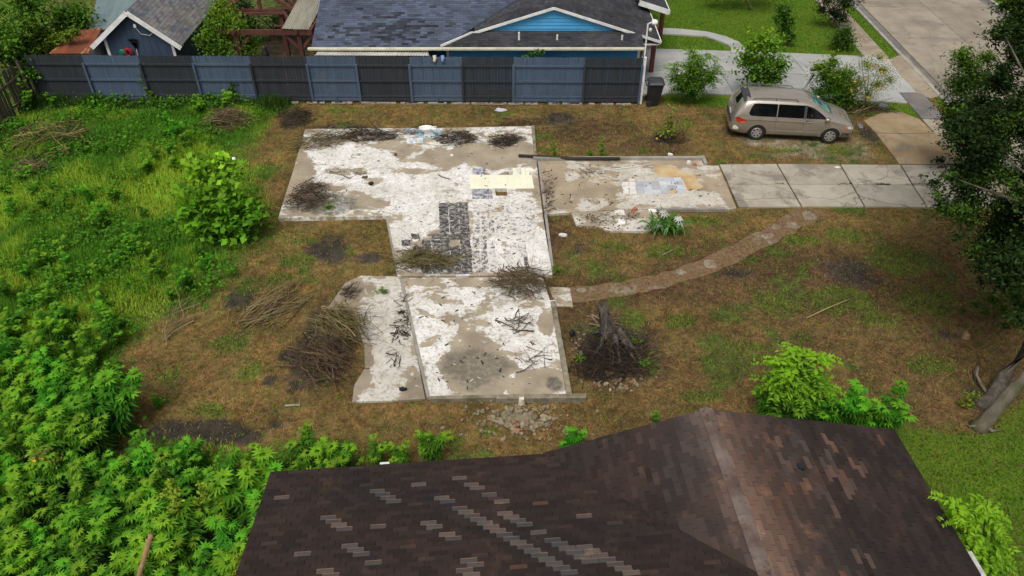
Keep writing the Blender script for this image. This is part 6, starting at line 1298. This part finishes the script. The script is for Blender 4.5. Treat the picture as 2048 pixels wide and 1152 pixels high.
compound('tallow_sapling', 'lime green sapling with long compound leaves above the roof peak', 1590, 850, [(1560, 720, 0), (1600, 705, .2), (1635, 715, 0), (1580, 745, -.2), (1630, 745, .1), (1650, 765, 0), (1545, 760, 0), (1600, 770, -.2)], 22, 61, (.06, .16, .016), (.22, .42, .018), .6, .19)
compound('tallow_sapling', 'lime green sapling growing beside the right roof eave', 1960, 1180, [(1910, 1010, 0), (1950, 1030, 0), (1990, 1050, 0), (1960, 1070, -.1), (2000, 1090, 0), (1990, 1120, -.2), (1930, 1060, 0), (1975, 1000, 0)], 18, 62, (.12, .25, .018), (.22, .42, .018), .5, .17)
compound('mimosa_sapling', 'feathery dark green mimosa sapling right of the black bin', 1375, 205, [(1345, 128, 0), (1358, 150, 0), (1385, 100, .2), (1400, 130, 0), (1372, 150, -.2), (1428, 145, 0), (1415, 112, .2), (1385, 170, -.1), (1400, 160, -.2), (1440, 128, 0), (1380, 130, 0), (1395, 115, 0), (1360, 165, 0)], 27, 63, (.035, .10, .014), (.13, .25, .018), .7, .15)
# spider lily
lr_ = G(1330, 462); sp = empty('spider_lily', lr_, 'clump of strap leaved white spider lilies beside the porch slab', 'lily'); m = MB(); f_ = MB(); rs = random.Random(4)
n_ = N('strap_leaf'); M['strap_leaf'] = n_.fin(n_.mix(n_.noise(6), (.03, .10, .015), (.08, .18, .02)), .45, 0, .3)
for k in range(90):
    a = rs.uniform(0, 6.28); c = lr_+Vector((rs.uniform(-.45, .5), rs.uniform(-.3, .3), 0)); d_ = Vector((math.cos(a), math.sin(a), 0)); s_ = Vector((-d_.y, d_.x, 0))*.028; L = rs.uniform(.45, .8)
    p = [c, c+d_*L*.3+Vector((0, 0, L*.55)), c+d_*L*.7+Vector((0, 0, L*.7)), c+d_*L*1.05+Vector((0, 0, L*.45))]
    m.add([p[0]-s_, p[0]+s_, p[1]-s_, p[1]+s_, p[2]-s_*.8, p[2]+s_*.8, p[3]], [(0, 1, 3, 2), (2, 3, 5, 4), (4, 5, 6)])
m.build('leaves', M['strap_leaf'], sp)
for (px, py) in ((1330, 430), (1356, 436), (1362, 450), (1318, 452), (1308, 457), (1358, 440), (1326, 424)):
    c = V(px, py, lr_.y-.05); fl = MB()
    for k in range(7): a = 2*math.pi*k/7; fl.tube([c, c+Vector((math.cos(a)*.1, -.02, math.sin(a)*.09+.02)), c+Vector((math.cos(a)*.17, -.04, math.sin(a)*.12-.03))], [.02, .016, .004], 4)
    fl.build('flower', M['white_paint'], sp); MB().tube([lr_, c], .012, 5).build('flower_stalk', M['strap_leaf'], sp)

# ------------------------------------------------------------------ ragweed thicket: star shaped leaf sprays on tall stems
def ragweed_mesh(seed, H, spread, nwh):
    rs = np.random.RandomState(seed); tint = np.array([rs.uniform(.7, 1.15), rs.uniform(.8, 1.12), 1.0]); lsz = rs.uniform(.8, 1.3); V_, T_, C_ = [], [], []; nb = 0
    def lobe(o_, d_, L, w, nrm, col):
        nonlocal nb
        s_ = np.cross(nrm, d_); s_ /= np.linalg.norm(s_)+1e-9
        V_.extend([o_, o_+d_*L*.45+s_*w, o_+d_*L+np.array([0, 0, -.18*L]), o_+d_*L*.45-s_*w]); T_.extend([(nb, nb+1, nb+2), (nb, nb+2, nb+3)]); C_.extend([col]*4); nb += 4
    axes = [(np.zeros(3), np.array([rs.normal()*.08, rs.normal()*.08, H]))]
    for k in range(rs.randint(4, 7)):
        h = rs.uniform(.3, .8)*H; a = rs.uniform(0, 6.28); l = spread*rs.uniform(.5, 1); axes.append((np.array([0, 0, h*.8]), np.array([math.cos(a)*l, math.sin(a)*l, h*.8+l*1.0])))
    for (p0, p1) in axes:
        LL = np.linalg.norm(p1-p0); nn = max(3, int(nwh*LL/H))
        for j in range(nn):
            f = (j+.6)/nn; q_ = p0+(p1-p0)*f; top = f
            for k in range(rs.randint(2, 5) if f < .93 else 6):
                a = rs.uniform(0, 6.28); el = .15+.55*f*f+rs.normal()*.12; pet = np.array([math.cos(a)*math.cos(el), math.sin(a)*math.cos(el), math.sin(el)])
                L = .165*lsz*(1.05-.45*f)*rs.uniform(.6, 1.3); o_ = q_+pet*L*.35; nrm = np.array([-pet[0]*.4, -pet[1]*.4, 1.0]); nrm /= np.linalg.norm(nrm)
                pf = pet*np.array([1, 1, .4]); pf /= np.linalg.norm(pf); sd_ = np.cross(nrm, pf)
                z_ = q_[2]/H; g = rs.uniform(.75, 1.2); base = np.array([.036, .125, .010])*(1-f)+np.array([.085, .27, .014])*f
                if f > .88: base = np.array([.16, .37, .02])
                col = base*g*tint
                for ang in (-1.15, -.6, 0, .6, 1.15): dd = pf*math.cos(ang)+sd_*math.sin(ang)+np.array([0, 0, -.12]); lobe(o_, dd, L*(1-.28*abs(ang)), L*.115, nrm, col)
    return np.array(V_), np.array(T_), np.array(C_), axes
rag = []
for s_ in range(8):
    H = 1.0; v, t, c, axes = ragweed_mesh(200+s_, H, .34+.06*(s_ % 3), 15+s_ % 3)
    r = empty('ragweed_plant', (0, 0, -50)); o = np_mesh('foliage', v, t, M['leaf'], c, r); o['kind'] = 'stuff'; m = MB()
    for p0, p1 in axes: m.tube([p0, (p0+p1)/2+np.array([.01, 0, 0]), p1], [.014, .01, .004], 5)
    m.build('stem', M['stem'], r); rag.append(r)
used = [0]
def ragplant(x, y, h, seed, label, group=None):
    rs = random.Random(seed); k = rs.randrange(8); o = copy_tree(rag[k]); s_ = h*rs.uniform(.92, 1.08); o.location = (x, y, -.03); o.scale = (s_*rs.uniform(.85, 1.1),)*2+(s_,); o.rotation_euler = (rs.uniform(-.08, .08), rs.uniform(-.08, .08), rs.uniform(0, 6.28)); tag(o, label, 'ragweed plant', group); return o
NEARW = [(p.x, p.y) for p in (P0(-.15, -.25, 0), P0(uR+.3, -.25, 0), P0(uR+.3, 8, 0), P0(-.15, 8, 0))]
THICK = GP([(-330, 770), (60, 735), (150, 755), (215, 800), (245, 870), (190, 950), (235, 985), (330, 965), (460, 965), (600, 975), (700, 985), (640, 1010), (560, 1080), (520, 1400), (-400, 1400)])
cand = []; rs = np.random.RandomState(12); tries = 0
xs_ = [p[0] for p in THICK]; ys_ = [p[1] for p in THICK]
while len(cand) < 150 and tries < 60000:
    tries += 1; x, y = rs.uniform(-16, max(xs_)), rs.uniform(5.2, max(ys_)); px, py = proj(x, y, .8)
    if px < -60 or px > 760 or py > 1230: continue
    if sdist(np.array([x]), np.array([y]), THICK)[0] < 0 or sdist(np.array([x]), np.array([y]), NEARW)[0] > -.1: continue
    if any((x-a)**2+(y-b)**2 < .56**2 for a, b in cand): continue
    cand.append((x, y))
for i, (x, y) in enumerate(cand):
    px, py = proj(x, y, 0); h = 1.35+.45*vnoise(np.array([x]), np.array([y]), 1.5, 2, 6)[0]*2-.3
    if py < 980 and px > 280: h *= .75
    ragplant(x, y, h, i, 'bright green ragweed plant in the dense thicket left of the brown roof', 'ragweed thicket left of the roof')
for i, (px, py, h) in enumerate([(235, 690, 1.1), (190, 720, 1.2), (130, 690, 1.2), (80, 720, 1.1), (210, 660, 1.0), (150, 650, .9), (245, 760, .9), (240, 820, .8), (330, 290, 1.0), (345, 320, 1.1), (360, 350, 1.0), (340, 260, .9), (320, 330, .9), (375, 300, .9), (300, 350, .8), (270, 480, .7), (290, 520, .8), (40, 660, .9), (110, 620, .8), (220, 620, .8), (20, 600, .9), (60, 560, .7), (350, 285, 1.1), (30, 700, 1.2), (5, 740, 1.2)]):
    p = G(px, py); ragplant(p.x, p.y, h, 500+i, 'ragweed plant standing in the tall grass at the left', 'ragweed plants in the left hand grass')
rs = np.random.RandomState(33); k = 0
while k < 70:
    x, y = rs.uniform(-22, -5), rs.uniform(12, 32.4); px, py = proj(x, y, 0)
    if px < -20 or px > 560 or sdist(np.array([x]), np.array([y]), GREEN_P)[0] < .5 or vnoise(np.array([x]), np.array([y]), 2.2, 2, 91)[0] < .42 or (350 < px < 540 and 360 < py < 500) or (px < 190 and 240 < py < 360): continue
    ragplant(x, y, rs.uniform(.45, .95), 900+k, 'ragweed plant standing in the tall grass at the left', 'ragweed plants in the left hand grass'); k += 1
for i, (px, py, h, lab) in enumerate([(290, 955, 1.15, 'single ragweed plant at the left end of the row before the roof'), (335, 955, 1.1, 'second ragweed plant of the row before the roof'), (400, 935, 1.3, 'tall ragweed plant standing above the row beside the dark soil'), (618, 930, 1.3, 'ragweed plant at the upper left roof corner'), (680, 940, 1.2, 'ragweed plant just right of the roof corner'), (760, 935, 1.2, 'ragweed plant on the far side of the roof near the white bracket'), (805, 935, .9, 'low ragweed plant right of the white roof bracket'), (872, 920, 1.2, 'lone ragweed plant sticking up beyond the middle of the roof edge'), (1135, 905, .9, 'small ragweed plant at the roof valley end'), (1155, 900, .8, 'low ragweed tuft right of the roof valley end'), (1312, 845, .45, 'tiny ragweed tuft left of the roof peak'),
                                      (1530, 850, 1.5, 'ragweed plant at the left foot of the lime sapling'), (1570, 860, 1.6, 'ragweed plant below the lime sapling'), (1620, 860, 1.7, 'ragweed plant close behind the right roof slope'), (1660, 860, 1.9, 'tall ragweed plant right of the lime sapling'), (1710, 870, 1.5, 'ragweed plant between the sapling and the roof corner'), (1752, 870, 1.5, 'ragweed plant at the right roof corner'), (1690, 868, 1.4, 'low ragweed plant behind the right roof slope'), (318, 815, .5, 'small bright ragweed plant alone on the brown grass')]):
    p = G(px, py); ragplant(p.x, p.y, h, 700+i, lab)
for r in rag:
    for ch in list(r.children): bpy.data.objects.remove(ch)
    bpy.data.objects.remove(r)
# bright yellowish spikes in the thicket
for i, (px, py, hh, lab) in enumerate([(350, 1005, 30, 'pale lime weed spike in the thicket, nearest the roof corner'), (405, 990, 40, 'tall pale lime weed spike in the right of the thicket'), (340, 975, 22, 'short pale lime weed spike in the thicket'), (475, 1130, 26, 'pale lime weed beside the left roof rake')]):
    Yv = G(px, py+90).y; shrub('lime_weed', lab, 'weed', px, py+90, [(px, py-hh*.5, 8, 0), (px+4, py, 10, 0), (px-6, py+12, 9, 0)], 260, .1, .6, (.2, .3, .025), 80+i, .015)
flowering('yellow_flower_plant', 'small yellow flowered plant in the thicket at the left edge', 95, 985, [(90, 905, 14, 0), (110, 918, 16, 0), (72, 912, 10, 0)], 260, 84, 3, .12)

# ------------------------------------------------------------------ grass, straw, weeds (masses)
def blades(name, x, y, z, L, w, lean, col, mat, label, cat, wind=None):
    n = len(x); rs = np.random.RandomState(len(name)+n); a = rs.uniform(0, 2*np.pi, n) if wind is None else wind+rs.normal(size=n)*.7
    d = np.stack([np.cos(a), np.sin(a), np.zeros(n)], 1); sa = a+np.pi/2+rs.normal(size=n)*.6; s = np.stack([np.cos(sa), np.sin(sa), np.zeros(n)], 1)*(w/2)[:, None]
    b = np.stack([x, y, z], 1); ln = (L*lean)[:, None]; h = (L*np.sqrt(np.clip(1-lean**2, .02, 1)))[:, None]; up = np.array([[0, 0, 1]])
    mid = b+d*ln*.35+up*h*.62; tip = b+d*ln+up*h*np.where(lean > .75, .75, .95)[:, None]
    v = np.stack([b-s, b+s, mid+s*.75, mid-s*.75, tip], 1).reshape(-1, 3); k = np.arange(n)[:, None]*5
    t = np.concatenate([k+np.array([0, 1, 2]), k+np.array([0, 2, 3]), k+np.array([3, 2, 4])], 0)
    return tag(np_mesh(name, v, t, M[mat], np.repeat(np.clip(col, .002, 1), 5, 0)), label, cat, kind='stuff')
SOLID = [GP(p) for p in ([(606, 254), (1068, 250), (1106, 549), (795, 549), (773, 434), (556, 438)], [(805, 552), (1090, 551), (1138, 792), (858, 797)], [(690, 565), (722, 551), (799, 553), (851, 797), (704, 803), (730, 735), (728, 690)], [(1072, 318), (1405, 316), (1440, 331), (1473, 416), (1090, 428)], [(1142, 423), (1309, 419), (1322, 452), (1152, 448)],
         [(1437, 329), (1990, 332), (2000, 418), (1475, 418)], [(1727, 240), (1764, 225), (1802, 225), (1840, 240), (1930, 331), (1798, 331)], [(1284, 96), (1740, 112), (1815, 207), (1283, 192)], [(1318, 56), (1413, 63), (1450, 72), (1492, 97), (1488, 106), (1462, 104), (1435, 81), (1411, 74), (1322, 69)])]
PAVE = [GP([line_to_vp(1717, 101, -160), line_to_vp(1766, 104, -160), line_to_vp(1766, 104, 117), line_to_vp(1717, 101, 117)]), GP([line_to_vp(1845, 240, 188), line_to_vp(1893, 240, 188), line_to_vp(1893, 240, 520), line_to_vp(1845, 240, 520)]), GP([(1777, 118), (1803, 107), (1830, 130), (1882, 192), (1862, 199), (1799, 152)])]
def free(x, y, margin=0.0):
    k = np.ones(len(x), bool)
    for p in SOLID+PAVE: k &= sdist_near(x, y, p, 1) < margin
    k &= sdist_near(x, y, STREET_P, 1) < -.15; k &= sdist_near(x, y, NEARW, 1) < -.05
    return k
def inview(x, y, m=60):
    px, py = proj(x, y, 0); return (px > -m) & (px < 2048+m) & (py > -m) & (py < 1152+3*m)
rs = np.random.RandomState(91)
def sample(n, x0=-27, x1=27, y0=6, y1=50):
    x = rs.uniform(x0, x1, n); y = rs.uniform(y0, y1, n); k = inview(x, y); return x[k], y[k]
x, y = sample(420000, y1=34); g, p, l, d, r, gr = masks(x, y); k = free(x, y, -.02) & (rs.rand(len(x)) < np.clip(1-g*.9-l-d*.75-gr*.7, 0, 1)*(.35+.65*vnoise(x, y, .5, 2, 12)))
x, y, r = x[k], y[k], r[k]; n = len(x)
base = np.where((rs.rand(n) < r*.7)[:, None], np.array([[.15, .085, .043]]), np.array([[.29, .19, .075]]))*rs.uniform(.35, 1.25, (n, 1))
blades('dead_grass', x, y, gz(x, y)+.004, rs.uniform(.06, .2, n), rs.uniform(.006, .016, n), rs.uniform(.86, .985, n), base, 'litter', 'dead brown grass and straw lying over the bare lot', 'dead grass')
x, y = sample(520000, y1=34); g, p, l, d, r, gr = masks(x, y); k = free(x, y) & (rs.rand(len(x)) < np.clip(p*.85*(1-g)+.17*vnoise(x, y, 1.2, 3, 14)*2, 0, 1)*np.clip(1-l, 0, 1)*(1-d*.6)); x, y = x[k], y[k]; n = len(x)
blades('low_weeds', x, y, gz(x, y), rs.uniform(.04, .13, n), rs.uniform(.012, .035, n), rs.uniform(.35, .9, n), jcol((.11, .19, .018), n, rs, .3), 'grass', 'low green weeds and regrowth scattered over the brown lot', 'weeds')
# tall grass at the left
x, y = sample(420000, -27, 0, 8, 34); g, p, l, d, r, gr = masks(x, y); k = free(x, y) & (rs.rand(len(x)) < np.clip(g*1.2-.15, 0, 1)*(1-.7*d)); x, y = x[k], y[k]; n = len(x)
hn_ = vnoise(x, y, 1.4, 3, 21); tone = vnoise(x, y, 1.9, 3, 23); hh = (.2+.8*np.clip(hn_-.25, 0, 1))*rs.uniform(.5, 1.25, n); edge = np.clip(sdist(x, y, GREEN_P)/2, .3, 1); hh *= edge
cA_ = np.array([[.066, .19, .012]])+(np.clip((tone-.42)*5, 0, 1)*np.array([.19, .20, .016])[:, None]).T; cA_ = cA_*rs.uniform(.6, 1.3, (n, 1))
blades('tall_grass', x, y, gz(x, y), hh, rs.uniform(.012, .03, n), rs.uniform(.2, .8, n), cA_, 'grass', 'tall rank green grass covering the left of the lot', 'grass', .6+2.2*hn_)
# broad leaved weeds between the grass
x, y = sample(16000, -27, 0, 8, 34); g, p, l, d, r, gr = masks(x, y); k = free(x, y, -.3) & (rs.rand(len(x)) < np.clip(g*1.2-.2, 0, 1)*np.clip(vnoise(x, y, 1.3, 2, 31)*2.6-.9, 0, 1)); x, y = x[k], y[k]; n = len(x)
P = np.repeat(np.stack([x, y, gz(x, y)+.15+.35*vnoise(x, y, 1.3, 2, 31)], 1), 9, 0); P += rs.normal(size=P.shape)*np.array([.13, .13, .10]); v, t = leaf_arrays(P, rs.uniform(.07, .17, len(P)), .6, rs, .9)
cc = jcol((.065, .19, .012), len(P), rs, .25); tag(np_mesh('broadleaf_weeds', v, t, M['leaf'], np.repeat(cc, 4, 0)), 'broad leaved green weeds growing through the tall grass', 'weeds', kind='stuff')
# mown lawns
x, y = sample(900000); g, p, l, d, r, gr = masks(x, y); k = free(x, y) & (rs.rand(len(x)) < np.clip(l, 0, 1)*np.where(y > 30, .9, 1)); k &= ~((y > 33) & (x < 6)); x, y = x[k], y[k]; n = len(x); tone = vnoise(x, y, 1.3, 3, 41)
cA_ = (np.array([[.085, .19, .010]])+(np.clip((tone-.45)*3, 0, 1)*np.array([.06, .035, .01])[:, None]).T)*rs.uniform(.6, 1.25, (n, 1))
blades('lawn_grass', x, y, gz(x, y), rs.uniform(.04, .11, n)*np.where(y < 15, 1.3, 1), rs.uniform(.014, .03, n), rs.uniform(.3, .8, n), cA_, 'grass', 'short green grass of the neighbouring lawns and verges', 'grass')
# taller grass fringe along the fence foot
x = rs.uniform(F0.x-.2, F0.x+11.5, 26000); y = F0.y-.12-np.abs(rs.normal(size=26000))*.5; k = (rs.rand(26000) < np.clip(vnoise(x, y, .9, 2, 51)*2-.4, 0, 1)); x, y = x[k], y[k]; n = len(x)
blades('fence_grass', x, y, gz(x, y), rs.uniform(.15, .65, n)*vnoise(x, y, .8, 2, 52)*1.6, rs.uniform(.012, .026, n), rs.uniform(.1, .6, n), jcol((.042, .095, .015), n, rs, .3), 'grass', 'rank dark green grass along the foot of the fence', 'grass')
# brown leaf litter at right
x, y = sample(60000, 0, 16, 8, 23); k = free(x, y, -.05) & (rs.rand(len(x)) < .6*np.clip(vnoise(x, y, 1.5, 3, 61)*2-.4, 0, 1)); x, y = x[k], y[k]; n = len(x); P = np.stack([x, y, gz(x, y)+.02], 1); v, t = leaf_arrays(P, rs.uniform(.03, .08, n), .5, rs, 3)
tag(np_mesh('leaf_litter', v, t, M['litter'], np.repeat(np.array([[.15, .085, .045]])*rs.uniform(.3, 1.5, (n, 1)), 4, 0)), 'dry brown fallen leaves on the ground right of the slabs', 'leaf litter', kind='stuff')

x = np.concatenate([rs.uniform(G(1455, 371).x, G(1980, 371).x, 500), rs.uniform(G(1700, 373).x, G(1800, 373).x, 500)]); y = G(1500, 371).y+rs.normal(size=1000)*.03+.05*np.sin(x*2); k = vnoise(x, y*0, .5, 2, 71) > .5; x, y = x[k], y[k]; n = len(x)
blades('crack_weeds', x, y, np.full(n, .05), rs.uniform(.03, .1, n), rs.uniform(.012, .03, n), rs.uniform(.4, .9, n), jcol((.08, .1, .02), n, rs, .3), 'grass', 'thin weeds growing in the long crack of the driveway', 'weeds')
